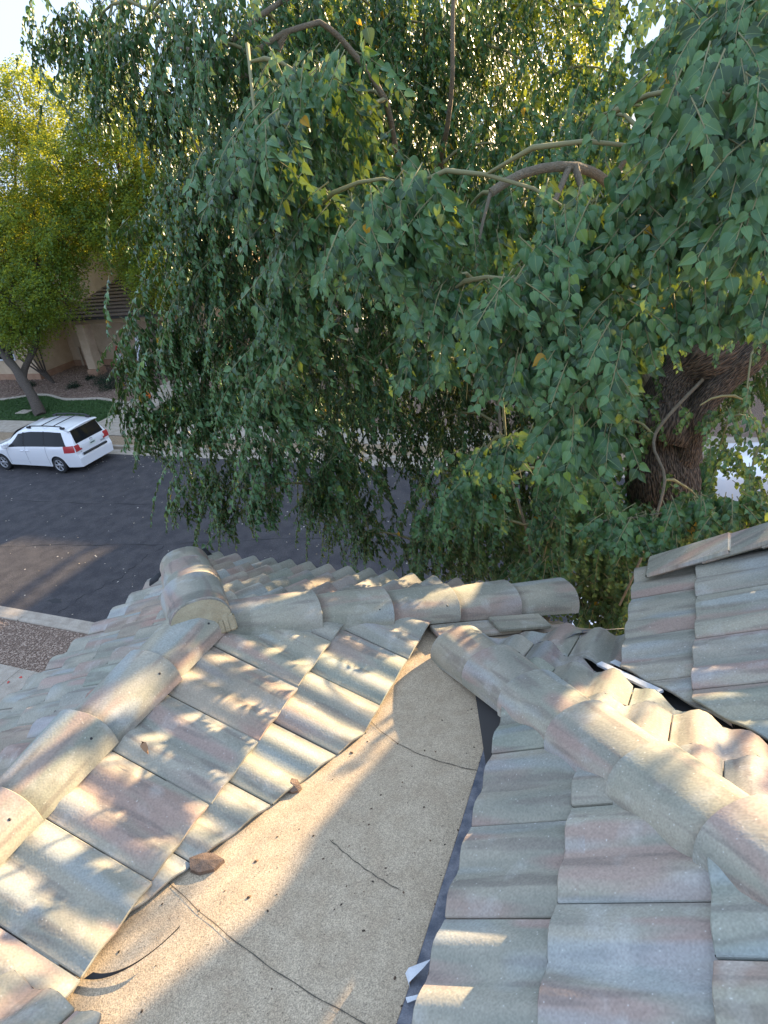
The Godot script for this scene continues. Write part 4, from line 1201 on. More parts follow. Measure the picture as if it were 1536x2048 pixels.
func curve(pts: Array, x: float) -> float:
	for i in pts.size() - 1:
		var a: Vector2 = pts[i]
		var b: Vector2 = pts[i + 1]
		if x <= b.x:
			var f := clampf((x - a.x) / (b.x - a.x), 0, 1)
			return lerpf(a.y, b.y, f * f * (3 - 2 * f) if absf(b.y - a.y) > 0.25 else f)
	return pts[-1].y

func body_mesh(car: Dictionary) -> ArrayMesh:
	var m := MB.new()
	var js := [0.0, 0.08, 0.2, 0.4, 0.6, 0.8, 0.92, 1.0, 1.25, 1.5, 1.75, 1.9, 2.0, 2.15, 2.35, 2.6, 2.8, 3.0]
	var xs := []
	var x: float = car.nose
	while x < car.tail:
		xs.append(x)
		x += 0.055
	xs.append(car.tail)
	for s in [1.0, -1.0]:
		var rows := []
		for xx in xs:
			var row := []
			for j in js:
				var p := body_point(car, xx, j)
				row.append(lean(car, Vector3(p.x, p.y, p.z * s)))
			if s < 0: row.reverse()
			rows.append(row)
		m.grid(rows)
	for e in [0, xs.size() - 1]:
		for i in js.size() - 1:
			var a := body_point(car, xs[e], js[i])
			var b := body_point(car, xs[e], js[i + 1])
			var q := [lean(car, a), lean(car, b), lean(car, Vector3(b.x, b.y, -b.z)), lean(car, Vector3(a.x, a.y, -a.z))]
			if e == 0: m.quad(q[0], q[1], q[2], q[3])
			else: m.quad(q[3], q[2], q[1], q[0])
	return m.mesh()

func lean(car: Dictionary, p: Vector3) -> Vector3:
	# the tail leans forward towards the roof and bulges at the bumper
	var near_tail := clampf((p.x - (car.tail - 0.5)) / 0.5, 0, 1)
	var up := clampf((p.y - 0.98) / 0.75, 0, 1)
	var q := p
	q.x -= near_tail * near_tail * car.rake * up
	if p.y < 0.72: q.x += near_tail * near_tail * 0.07
	return q

func flank(car: Dictionary, x0: float, x1: float, j0: float, j1: float, slant0 := 0.0, slant1 := 0.0, out := 0.004, side := 1.0, n := 8) -> ArrayMesh:
	# a panel lying on the flank, a few millimetres proud of it
	var m := MB.new()
	var rows := []
	for i in n + 1:
		var row := []
		for k in 5:
			var j := lerpf(j0, j1, k / 4.0)
			var x := lerpf(x0 + slant0 * k / 4.0, x1 + slant1 * k / 4.0, float(i) / n)
			var p := body_point(car, x, j)
			p.z += out
			row.append(lean(car, Vector3(p.x, p.y, p.z * side)))
		if side < 0: row.reverse()
		rows.append(row)
	m.grid(rows)
	return m.mesh()

func tail_panel(car: Dictionary, z0: float, z1: float, y0: float, y1: float, inset0 := 0.0, inset1 := 0.0, out := 0.004) -> ArrayMesh:
	var m := MB.new()
	var rows := []
	for i in 5:
		var y := lerpf(y0, y1, i / 4.0)
		var row := []
		for k in 9:
			var z := lerpf(z0 + inset0 * i / 4.0, z1 - inset1 * i / 4.0, k / 8.0)
			var q := lean(car, Vector3(car.tail, y, z))
			q.x += out
			row.append(q)
		rows.append(row)
	m.grid(rows)
	return m.mesh()

func wheel(parent: Node, at: Vector3, side: float, r := 0.335, spokes := 6) -> void:
	var t := Transform3D(Basis(Vector3.RIGHT, PI / 2 * side), at)
	var m := MB.new()
	m.lathe([Vector2(r * 0.64, -0.11), Vector2(r * 0.93, -0.11), Vector2(r, -0.075), Vector2(r, 0.075), Vector2(r * 0.93, 0.11), Vector2(r * 0.66, 0.105)], 28, t)
	var o := part("wheel", m.mesh(), M.tyre, parent)
	var rim := MB.new()
	rim.lathe([Vector2(r * 0.66, 0.085), Vector2(r * 0.67, 0.108), Vector2(r * 0.62, 0.108), Vector2(r * 0.6, 0.06)], 28, t)
	rim.lathe([Vector2(r * 0.22, 0.07), Vector2(r * 0.2, 0.1), Vector2(0.001, 0.105)], 16, t)
	for k in spokes:
		var b := Basis(Vector3.UP, TAU * k / spokes)
		rim.bevel_box(Vector3(r * 0.16, 0.065, -r * 0.085), Vector3(r * 0.64, 0.098, r * 0.085), 0.008, t * Transform3D(b, Vector3.ZERO))
	part("rim", rim.mesh(), M.alloy, o)
	var hub := MB.new()
	hub.lathe([Vector2(r * 0.64, 0.0), Vector2(0.001, 0.0)], 20, t)
	part("brake_disc", hub.mesh(), M.trim, o)

func text_on(parent: Node, words: String, at: Vector3, height: float, mat: Material, turn: float, tilt: float) -> void:
	var tm := TextMesh.new()
	tm.text = words
	var f := SystemFont.new()
	f.font_names = PackedStringArray(["Droid Sans"])
	tm.font = f
	tm.font_size = 32
	tm.pixel_size = height / 32.0
	tm.depth = 0.003
	var o := part("lettering", tm, mat, parent)
	o.position = at
	o.rotation = Vector3(tilt, turn, 0)

func build_van() -> void:
	# origin under the near rear wheel's outer face; nose towards -x
	var van := thing("minivan", Vector3(-22.49, 0, -18.64), 0, "white minivan with roof rails parked at the far kerb under the leaning tree", "minivan")
	var car := {
		"nose": -4.02, "tail": 0.98, "wheels": [-3.03, 0.0], "tumble": 0.22, "rake": 0.27,
		"top": [Vector2(-4.02, 0.62), Vector2(-3.85, 0.86), Vector2(-3.0, 1.07), Vector2(-2.75, 1.16), Vector2(-1.75, 1.66), Vector2(-1.2, 1.74), Vector2(-0.2, 1.75), Vector2(0.75, 1.70), Vector2(0.98, 1.655)],
		"belt": [Vector2(-4.02, 0.56), Vector2(-3.6, 0.80), Vector2(-2.6, 0.98), Vector2(-1.0, 1.03), Vector2(0.98, 1.08)],
		"width": [Vector2(-4.02, 0.66), Vector2(-3.85, 0.83), Vector2(-3.4, 0.95), Vector2(-2.8, 0.982), Vector2(0.1, 0.982), Vector2(0.6, 0.955), Vector2(0.85, 0.90), Vector2(0.98, 0.84)],
	}
	part("body", body_mesh(car), M.paint, van)
	var ub := MB.new()
	ub.box(Vector3(-3.85, 0.2, -0.78), Vector3(0.85, 0.72, 0.78))
	part("underbody", ub.mesh(), M.black, van)
	for s in [1.0, -1.0]:
		part("side_window", flank(car, -2.62, -1.63, 1.05, 1.86, 0.75, 0.0, 0.004, s), M.glass, van)
		part("side_window", flank(car, -1.53, -0.50, 1.05, 1.88, 0.0, 0.0, 0.004, s), M.glass, van)
		part("side_window", flank(car, -0.44, 0.62, 1.05, 1.88, 0.0, -0.22, 0.004, s), M.glass, van)
		for x in [-2.58, -1.55, -0.47]:
			part("door_seam", flank(car, x, x + 0.012, 0.06, 1.02, 0.0, 0.0, 0.003, s, 1), M.seam_line, van)
		part("pillar_trim", flank(car, -1.63, -1.53, 1.05, 1.9, 0.0, 0.0, 0.003, s, 1), M.black, van)
		part("pillar_trim", flank(car, -0.50, -0.44, 1.05, 1.9, 0.0, 0.0, 0.003, s, 1), M.black, van)
		part("side_moulding", flank(car, -2.5, -0.45, 0.27, 0.335, 0.0, 0.0, 0.012, s), M.paint, van)
		for x in [-1.72, -1.44]:
			var hd := MB.new()
			var p := body_point(car, x, 0.84)
			hd.bevel_box(Vector3(x - 0.1, p.y - 0.018, s * p.z - 0.02), Vector3(x + 0.1, p.y + 0.018, s * p.z + 0.03 * s + 0.002), 0.008)
			part("door_handle", hd.mesh(), M.paint, van)
		var mi := MB.new()
		mi.bevel_box(Vector3(-2.62, 1.0, s * 0.93 if s > 0 else -1.14), Vector3(-2.40, 1.17, 1.14 if s > 0 else -0.93), 0.03)
		part("door_mirror", mi.mesh(), M.paint, van)
		# tail lamps wrap round the corner
		part("tail_lamp", flank(car, 0.47, 0.93, 0.72, 1.05, -0.0, -0.0, 0.008, s), M.red_lens, van)
		var tl := tail_panel(car, s * 0.54, s * 0.86, 0.86, 1.10, s * 0.1, 0.0, 0.008)
		part("tail_lamp", tl, M.red_lens, van)
		part("reversing_lamp", tail_panel(car, s * 0.54, s * 0.63, 0.93, 1.03, 0, 0, 0.012), M.white_lens, van)
		for x in [-3.03, 0.0]: wheel(van, Vector3(x, 0.335, s * 0.865), s)
		# roof rail
		var rl := MB.new()
		rl.tube([Vector3(-1.35, 1.70, s * 0.66), Vector3(-1.22, 1.775, s * 0.665), Vector3(-0.4, 1.80, s * 0.675), Vector3(0.35, 1.775, s * 0.66), Vector3(0.50, 1.70, s * 0.65)], [0.028, 0.022, 0.022, 0.022, 0.03], 7)
		rl.bevel_box(Vector3(-1.4, 1.68, s * 0.66 - 0.035), Vector3(-1.2, 1.755, s * 0.66 + 0.035), 0.012)
		rl.bevel_box(Vector3(0.33, 1.67, s * 0.65 - 0.035), Vector3(0.55, 1.745, s * 0.65 + 0.035), 0.012)
		part("roof_rail", rl.mesh(), M.trim, van)
	for x in [-0.62, 0.02]:
		var cb := MB.new()
		cb.tube([Vector3(x, 1.79, -0.66), Vector3(x, 1.805, 0), Vector3(x, 1.79, 0.66)], [0.017, 0.017, 0.017], 6)
		part("cross_bar", cb.mesh(), M.trim, van)
	part("rear_window", tail_panel(car, -0.70, 0.70, 1.13, 1.60, 0.06, 0.06), M.glass, van)
	part("spoiler", spoiler(car), M.paint, van)
	part("bumper_pad", bumper_strip(car, -0.62, 0.62), M.trim, van)
	part("licence_plate", tail_panel(car, -0.16, 0.16, 0.86, 1.0, 0, 0, 0.012), M.plate, van)
	part("plate_print", tail_panel(car, -0.11, 0.11, 0.91, 0.955, 0, 0, 0.015), M.ink, van)
	part("hatch_line", tail_panel(car, -0.80, 0.80, 0.735, 0.747, 0, 0, 0.003), M.seam_line, van)
	var em := MB.new()
	for e in [[0.075, 0.05, 0.0], [0.03, 0.045, 0.0], [0.058, 0.02, 0.02]]:
		var pts := []
		for k in 21:
			var w := TAU * k / 20.0
			pts.append(lean(car, Vector3(car.tail + 0.006, 1.055 + e[2] + sin(w) * e[1], cos(w) * e[0])))
		em.tube(pts, repeat(0.006, 21), 4, false)
	part("emblem", em.mesh(), M.chrome, van)
	text_on(van, "SIENNA", lean(car, Vector3(car.tail + 0.008, 0.83, -0.5)), 0.07, M.seam_line, PI / 2, 0.0)
	text_on(van, "LE", lean(car, Vector3(car.tail + 0.008, 0.80, 0.62)), 0.06, M.seam_line, PI / 2, 0.0)
	var ws := MB.new()
	var rows := []
	for i in 7:
		var row := []
		for k in 9:
			var x := lerpf(-2.66, -1.86, i / 6.0)
			row.append(Vector3(x, curve(car.top, x) + 0.006, lerpf(-0.72, 0.72, k / 8.0)))
		rows.append(row)
	ws.grid(rows)
	part("windscreen", ws.mesh(), M.glass, van)

func repeat(v: float, n: int) -> Array:
	var a := []
	for i in n: a.append(v)
	return a

func spoiler(car: Dictionary) -> ArrayMesh:
	var m := MB.new()
	var rows := []
	for k in 13:
		var z := lerpf(-0.72, 0.72, k / 12.0)
		var y := 1.675 - 0.05 * pow(absf(z) / 0.72, 2.0)
		rows.append([Vector3(0.52, y + 0.02, z), Vector3(0.70, y + 0.03, z), Vector3(0.80, y + 0.005, z), Vector3(0.79, y - 0.03, z), Vector3(0.66, y - 0.05, z)])
	m.grid(rows)
	return m.mesh()

func bumper_strip(car: Dictionary, z0: float, z1: float) -> ArrayMesh:
	var m := MB.new()
	var rows := []
	for k in 11:
		var z := lerpf(z0, z1, k / 10.0)
		var x: float = car.tail + 0.075
		rows.append([Vector3(x - 0.09, 0.735, z), Vector3(x, 0.725, z), Vector3(x + 0.012, 0.69, z), Vector3(x, 0.655, z)])
	m.grid(rows)
	return m.mesh()

func build_pickup() -> void:
	var t := thing("pickup_truck", Vector3(0.9, 0, -18.65), 0, "white pickup truck parked at the far kerb behind the thick trunk", "pickup truck")
	var car := {
		"nose": -1.0, "tail": 4.75, "wheels": [0.0, 3.6], "tumble": 0.18, "rake": 0.0,
		"top": [Vector2(-1.0, 1.05), Vector2(-0.85, 1.22), Vector2(0.6, 1.32), Vector2(0.75, 1.36), Vector2(1.35, 1.9), Vector2(1.6, 1.97), Vector2(2.6, 1.95), Vector2(2.82, 1.9), Vector2(2.95, 1.36), Vector2(4.75, 1.36)],
		"belt": [Vector2(-1.0, 0.98), Vector2(0.6, 1.18), Vector2(4.75, 1.25)],
		"width": [Vector2(-1.0, 0.84), Vector2(-0.7, 0.98), Vector2(4.6, 1.0), Vector2(4.75, 0.97)],
	}
	part("body", body_mesh(car), M.paint, t)
	var ub := MB.new()
	ub.box(Vector3(-0.8, 0.22, -0.8), Vector3(4.6, 0.8, 0.8))
	part("underbody", ub.mesh(), M.black, t)
	for s in [1.0, -1.0]:
		part("side_window", flank(car, 1.05, 1.75, 1.08, 1.85, 0.3, 0.0, 0.004, s), M.glass, t)
		part("side_window", flank(car, 1.82, 2.72, 1.08, 1.85, 0.0, -0.08, 0.004, s), M.glass, t)
		for x in [0.95, 1.78, 2.78]: part("door_seam", flank(car, x, x + 0.012, 0.06, 1.02, 0.0, 0.0, 0.003, s, 1), M.seam_line, t)
		part("side_moulding", flank(car, 0.6, 2.9, 0.42, 0.52, 0.0, 0.0, 0.014, s), M.trim, t)
		for x in [0.0, 3.6]: wheel(t, Vector3(x, 0.37, s * 0.86), s, 0.37, 6)
		var hl := MB.new()
		hl.bevel_box(Vector3(-1.03, 0.86, s * 0.62 - 0.16), Vector3(-0.97, 1.04, s * 0.62 + 0.16), 0.02)
		part("headlight", hl.mesh(), M.white_lens, t)
		part("tail_lamp", tail_panel(car, s * 0.8, s * 0.95, 0.9, 1.25, 0, 0, 0.006), M.red_lens, t)
	# a second white vehicle at the near kerb, under the branches
	var k := thing("wagon", Vector3(1.3, 0, -11.15), PI, "white wagon parked at the near kerb below the hanging branches", "car")
	var c2 := {
		"nose": -0.9, "tail": 3.6, "wheels": [0.0, 2.7], "tumble": 0.18, "rake": 0.3,
		"top": [Vector2(-0.9, 0.66), Vector2(-0.75, 0.86), Vector2(0.35, 1.06), Vector2(0.5, 1.12), Vector2(1.15, 1.52), Vector2(1.5, 1.6), Vector2(3.0, 1.6), Vector2(3.6, 1.52)],
		"belt": [Vector2(-0.9, 0.6), Vector2(0.5, 0.95), Vector2(3.6, 1.02)],
		"width": [Vector2(-0.9, 0.68), Vector2(-0.6, 0.86), Vector2(0.0, 0.92), Vector2(3.2, 0.92), Vector2(3.6, 0.82)],
	}
	part("body", body_mesh(c2), M.paint, k)
	var u2 := MB.new()
	u2.box(Vector3(-0.8, 0.2, -0.72), Vector3(3.4, 0.7, 0.72))
	part("underbody", u2.mesh(), M.black, k)
	for s in [1.0, -1.0]:
		part("side_window", flank(c2, 0.75, 1.6, 1.08, 1.85, 0.45, 0.0, 0.004, s), M.glass, k)
		part("side_window", flank(c2, 1.68, 2.5, 1.08, 1.85, 0.0, 0.0, 0.004, s), M.glass, k)
		part("side_window", flank(c2, 2.56, 3.2, 1.08, 1.85, 0.0, -0.1, 0.004, s), M.glass, k)
		for x in [0.0, 2.7]: wheel(k, Vector3(x, 0.32, s * 0.8), s, 0.32, 5)
		part("tail_lamp", tail_panel(c2, s * 0.55, s * 0.82, 0.85, 1.05, 0, 0, 0.006), M.red_lens, k)
	part("rear_window", tail_panel(c2, -0.62, 0.62, 1.08, 1.46, 0.05, 0.05), M.glass, k)
	var ws := MB.new()
	var rows := []
	for i in 6:
		var row := []
		for j in 7:
			var x := lerpf(0.55, 1.12, i / 5.0)
			row.append(Vector3(x, curve(c2.top, x) + 0.006, lerpf(-0.62, 0.62, j / 6.0)))
		rows.append(row)
	ws.grid(rows)
	part("windscreen", ws.mesh(), M.glass, k)

# ---------------------------------------------------------------- trees
func tint_mat(c: Color, through: Color, rough := 0.42) -> StandardMaterial3D:
	var m := base_mat(c.linear_to_srgb(), rough)
	m.backlight_enabled = true
	m.backlight = through.linear_to_srgb()
	m.metallic_specular = 0.42
	return m

func leaf_mesh(blade: Material, rib: Material, curl: float, wide := 0.37) -> ArrayMesh:
	# a heart-based, drip-tipped leaf one unit long along +z, folded a little along its midrib
	var m := MB.new()
	var prof := []
	for k in 11:
		var f := k / 10.0
		var w := wide * pow(sin(PI * pow(f, 0.6)), 0.85) * (1.0 - 0.42 * f * f * f)
		prof.append([f, maxf(w, 0.008), 0.035 * sin(PI * f) - 0.10 * f * f])
	var rows := []
	for p in prof:
		var y: float = p[2] * curl
		var lift := 0.30 + 0.08 * curl
		rows.append([Vector3(-p[1], y + p[1] * lift, p[0] - 0.05 * p[1]), Vector3(-p[1] * 0.5, y + p[1] * lift * 0.62, p[0]), Vector3(0, y, p[0]), Vector3(p[1] * 0.5, y + p[1] * lift * 0.62, p[0]), Vector3(p[1], y + p[1] * lift, p[0] - 0.05 * p[1])])
	m.grid(rows)
	var mesh := m.mesh()
	var r := MB.new()
	rows = [[Vector3(-0.014, -0.05, -0.28), Vector3(0.014, -0.05, -0.28)]]
	for p in prof:
		var w: float = 0.014 * (1.0 - p[0] * 0.75)
		rows.append([Vector3(-w, p[2] * curl + 0.012, p[0]), Vector3(w, p[2] * curl + 0.012, p[0])])
	r.grid(rows)
	var a := []
	a.resize(Mesh.ARRAY_MAX)
	a[Mesh.ARRAY_VERTEX] = r.v; a[Mesh.ARRAY_NORMAL] = r.n; a[Mesh.ARRAY_COLOR] = r.c; a[Mesh.ARRAY_TEX_UV] = r.uv; a[Mesh.ARRAY_INDEX] = r.idx
	mesh.add_surface_from_arrays(Mesh.PRIMITIVE_TRIANGLES, a)
	mesh.surface_set_material(0, blade)
	mesh.surface_set_material(1, rib)
	return mesh

const SUNWARD := Vector3(0.32, 0.20, -0.85)
# roof points that low sun reaches through openings of the crown, and how wide those openings are
const OPENINGS := [[Vector3(-1.42, 7.28, -1.45), 0.24], [Vector3(-1.38, 7.30, -1.0), 0.22], [Vector3(-1.45, 7.32, -0.6), 0.16], [Vector3(-2.05, 7.6, -0.45), 0.34], [Vector3(-2.0, 7.6, -0.95), 0.24], [Vector3(-1.85, 7.5, -1.2), 0.14], [Vector3(-1.7, 7.45, -1.6), 0.15], [Vector3(-1.5, 7.4, -2.05), 0.12], [Vector3(-2.35, 7.55, -2.4), 0.11], [Vector3(-1.9, 7.3, -2.7), 0.09], [Vector3(0.25, 7.9, -1.15), 0.13], [Vector3(-0.25, 7.65, -1.65), 0.13], [Vector3(-0.65, 7.45, -2.05), 0.11], [Vector3(-1.3, 7.2, -2.45), 0.12], [Vector3(-0.9, 7.1, -2.9), 0.10]]

func in_opening(p: Vector3) -> bool:
	var d := SUNWARD.normalized()
	for o in OPENINGS:
		var q: Vector3 = p - o[0]
		if (q - d * q.dot(d)).length() < o[1] * (0.75 + 0.5 * sin(p.y * 9.0) * sin(p.x * 7.0)): return true
	return false

func strand(start: Vector3, dir: Vector3, length: float, size: float, hub: Vector3, leaves: Array, twigs: MB) -> void:
	if in_opening(start + Vector3(-0.1, 0, -5.85)): return
	var step := size * 0.34
	var count := int(length / step)
	var p := start
	var d := dir.normalized()
	var pts := [p]
	var turn := rng.randf() * TAU
	for i in count:
		d = (d + Vector3.DOWN * 0.05 + Vector3(rng.randf_range(-0.06, 0.06), rng.randf_range(-0.03, 0.03), rng.randf_range(-0.06, 0.06))).normalized()
		p += d * step
		if i % 4 == 3 or i == count - 1: pts.append(p)
		if in_opening(p + Vector3(-0.1, 0, -5.85)): continue
		var face := Vector3(p.x - hub.x, 0, p.z - hub.z).normalized() + Vector3.UP * rng.randf_range(0.15, 0.9) + Vector3(rng.randfn(), rng.randfn(), rng.randfn()) * 0.28
		var side := d.cross(face).normalized() * (1.0 if i % 2 else -1.0)
		var tip := (d * 0.5 + side * rng.randf_range(0.3, 0.85) + Vector3.DOWN * rng.randf_range(0.35, 0.85) + Vector3(rng.randfn(), rng.randfn(), rng.randfn()) * 0.14).normalized()
		var z := tip
		var x := face.cross(z).normalized()
		var y := z.cross(x).normalized()
		var s := size * rng.randf_range(0.72, 1.18) * (1.0 - 0.45 * pow(float(i) / count, 4.0))
		leaves.append(Transform3D(Basis(x, y, z).scaled(Vector3.ONE * s), p + z * s * 0.26))
	var rad := []
	for i in pts.size(): rad.append(lerpf(0.0030, 0.0009, float(i) / pts.size()))
	if pts.size() > 1: twigs.tube(pts, rad, 3, false)

func bough(parent: Node, called: String, pts: Array, r0: float, r1: float, mat: Material, sides := 8, rough := 0.0) -> void:
	var line := Curve3D.new()
	for i in pts.size():
		var t: Vector3 = (pts[mini(i + 1, pts.size() - 1)] - pts[maxi(i - 1, 0)]) / 6.0
		line.add_point(pts[i], -t, t)
	var fine := []
	var rad := []
	var n := maxi(6, pts.size() * 5)
	if rough > 0.5 and sides > 16: n = int(line.get_baked_length() / 0.045)
	for i in n + 1:
		var f := float(i) / n
		fine.append(line.sample_baked(line.get_baked_length() * f) + Vector3(sin(f * 19.0 + r0 * 90.0), 0, cos(f * 23.0)) * r0 * 0.10)
		rad.append(lerpf(r0, r1, f) * (1.0 + rough * 0.12 * sin(f * 31.0) + rough * 0.07 * sin(f * 57.0)))
	var m := MB.new()
	m.tube(fine, rad, sides)
	if rough > 0.0:
		var nz := FastNoiseLite.new()
		nz.noise_type = FastNoiseLite.TYPE_SIMPLEX_SMOOTH
		nz.fractal_type = FastNoiseLite.FRACTAL_RIDGED
		nz.fractal_octaves = 3
		nz.frequency = 1.0
		nz.seed = 77
		var len := line.get_baked_length()
		var old := m.n.duplicate()
		for i in n + 1:
			for k in sides + 1:
				var q := i * (sides + 1) + k
				var w := TAU * (k % sides) / sides
				var g := nz.get_noise_3d(cos(w) * r0 * 13.0, sin(w) * r0 * 13.0, len * i / n * 1.7) * 0.5 + nz.get_noise_3d(cos(w) * 1.3, sin(w) * 1.3, len * i / n * 0.8) * 0.8
				m.v[q] += old[q] * r0 * 0.042 * rough * g
				m.uv[q] = Vector2(float(k) / sides * maxf(1.0, roundf(r0 * 6.0)), len * i / n * 0.9)
		for i in n + 1:
			for k in sides + 1:
				var a := m.v[mini(i + 1, n) * (sides + 1) + k] - m.v[maxi(i - 1, 0) * (sides + 1) + k]
				var c := m.v[i * (sides + 1) + (k + 1) % sides] - m.v[i * (sides + 1) + (k - 1 + sides) % sides]
				var g := c.cross(a).normalized()
				var q := i * (sides + 1) + k
				m.n[q] = g if g.dot(old[q]) > 0 else -g
		m.turn_faces()
	part(called, m.mesh(), mat, parent)

func build_weeping_tree() -> void:
	var tree := thing("weeping_tree", Vector3(-0.1, 0, -5.85), 0, "big weeping tree with thick furrowed trunk and hanging leafy strands over the roof", "tree")
	var at := tree.position
	var sh := func(a: Array) -> Array: return a.map(func(q): return q - at)
	bough(tree, "trunk", sh.call([Vector3(-0.1, 0, -5.85), Vector3(-0.22, 2.5, -5.95), Vector3(-0.35, 5.2, -6.1), Vector3(-0.42, 6.4, -6.22), Vector3(-0.42, 7.1, -6.34)]), 0.40, 0.29, M.bark, 44, 1.0)
	var limbs := {
		"limb1": [Vector3(-0.46, 6.75, -6.28), Vector3(-0.22, 7.31, -6.39), Vector3(0.0, 7.49, -6.41), Vector3(0.37, 7.77, -6.51), Vector3(0.84, 8.22, -6.5), Vector3(1.14, 8.69, -6.42), Vector3(1.2, 9.3, -6.1)],
		"limb2": [Vector3(-0.34, 6.3, -6.1), Vector3(-0.15, 7.0, -6.12), Vector3(-0.02, 7.24, -6.14), Vector3(0.3, 7.56, -6.22), Vector3(0.8, 7.84, -6.27), Vector3(1.3, 8.2, -6.0)],
		"limb3": [Vector3(-0.44, 7.0, -6.32), Vector3(-0.76, 7.7, -6.51), Vector3(-1.28, 8.25, -6.43), Vector3(-1.71, 8.62, -6.03), Vector3(-2.01, 8.86, -5.76)],
		"limb4": [Vector3(1.14, 8.69, -6.42), Vector3(0.6, 9.4, -6.0), Vector3(-0.3, 9.9, -5.4), Vector3(-1.4, 10.2, -5.0), Vector3(-2.3, 10.2, -4.6)],
	}
	var radii := {"limb1": [0.30, 0.15], "limb2": [0.13, 0.07], "limb3": [0.10, 0.04], "limb4": [0.07, 0.02]}
	var nodes := []
	for k in limbs:
		bough(tree, "limb", sh.call(limbs[k]), radii[k][0], radii[k][1], M.bark if k in ["limb1", "limb2"] else M.branch, 36, 0.9 if k != "limb4" else 0.2)
		for q in limbs[k]: nodes.append([q, radii[k][1]])
	var boughs := [
		[[Vector3(-2.24, 9.79, -3.64), Vector3(-2.09, 9.87, -3.76), Vector3(-1.97, 9.9, -3.91), Vector3(-1.89, 9.77, -4.07), Vector3(-1.8, 9.53, -4.23), Vector3(-1.87, 9.19, -4.51), Vector3(-1.88, 8.88, -4.96), Vector3(-1.57, 8.5, -5.53)], 0.022],
		[[Vector3(-1.43, 10.11, -4.5), Vector3(-1.45, 9.8, -4.44), Vector3(-1.47, 9.6, -4.44), Vector3(-1.59, 9.33, -4.61), Vector3(-1.76, 9.14, -4.91), Vector3(-1.83, 8.84, -5.21)], 0.018],
		[[Vector3(-1.05, 9.04, -3.59), Vector3(-0.92, 9.1, -3.75), Vector3(-0.72, 9.09, -3.92), Vector3(-0.61, 8.96, -4.28), Vector3(-0.48, 8.57, -5.13), Vector3(-0.2, 8.14, -5.79), Vector3(-0.1, 7.6, -6.35)], 0.038],
		[[Vector3(-0.61, 8.96, -4.28), Vector3(-0.44, 9.18, -4.24), Vector3(-0.27, 9.22, -4.1), Vector3(-0.01, 9.24, -4.11), Vector3(0.26, 9.13, -4.57), Vector3(0.9, 8.5, -6.4)], 0.026],
		[[Vector3(-0.61, 8.84, -3.71), Vector3(-0.66, 8.96, -3.81), Vector3(-0.72, 9.09, -3.92)], 0.017],
		[[Vector3(-0.75, 8.82, -3.24), Vector3(-0.77, 8.92, -3.54), Vector3(-0.74, 9.1, -3.91)], 0.014],
		[[Vector3(-3.08, 8.22, -3.78), Vector3(-2.98, 8.33, -3.83), Vector3(-2.76, 8.59, -3.9), Vector3(-2.64, 8.8, -4.02), Vector3(-2.49, 9.09, -4.13), Vector3(-2.36, 9.24, -4.53), Vector3(-1.95, 9.18, -4.71)], 0.014],
		[[Vector3(-3.31, 8.43, -3.9), Vector3(-3.12, 8.61, -3.91), Vector3(-2.93, 8.77, -3.97), Vector3(-2.68, 9.04, -4.25), Vector3(-2.36, 9.24, -4.53)], 0.013],
		[[Vector3(-1.02, 8.72, -3.17), Vector3(-1.02, 8.88, -3.26), Vector3(-1.05, 9.04, -3.59)], 0.008],
		[[Vector3(-1.17, 6.41, -4.44), Vector3(-1.22, 6.76, -4.49), Vector3(-1.34, 7.09, -4.61), Vector3(-1.46, 7.38, -4.84), Vector3(-1.52, 7.81, -5.3), Vector3(-1.28, 8.25, -6.43)], 0.015],
		[[Vector3(-0.54, 7.46, -3.34), Vector3(-0.38, 7.45, -3.42), Vector3(-0.16, 7.44, -3.56), Vector3(0.08, 7.42, -3.7), Vector3(0.41, 7.36, -3.91), Vector3(0.9, 7.75, -6.27)], 0.008],
		[[Vector3(-0.5, 6.52, -3.97), Vector3(-0.38, 6.81, -4.2), Vector3(-0.31, 7.05, -4.74), Vector3(-0.42, 7.2, -5.15), Vector3(-0.15, 7.3, -6.1)], 0.013],
		[[Vector3(-3.16, 10.18, -4.14), Vector3(-2.95, 10.04, -4.05), Vector3(-2.67, 9.82, -3.82), Vector3(-2.34, 10.0, -3.98), Vector3(-2.3, 10.2, -4.6)], 0.015],
		[[Vector3(-2.87, 9.95, -3.91), Vector3(-2.7, 9.89, -3.84), Vector3(-2.48, 9.79, -3.77), Vector3(-2.25, 9.69, -3.71), Vector3(-2.09, 9.87, -3.76)], 0.016],
	]
	for b in boughs:
		bough(tree, "branch", sh.call(b[0]), b[1] * 0.55, b[1] * 1.15, M.branch, 9)
		for q in b[0]: nodes.append([q, b[1]])
	var twigs := MB.new()
	var leaves := []
	var outer := 0
	var hub := Vector3(-0.4, 8.0, -6.3)
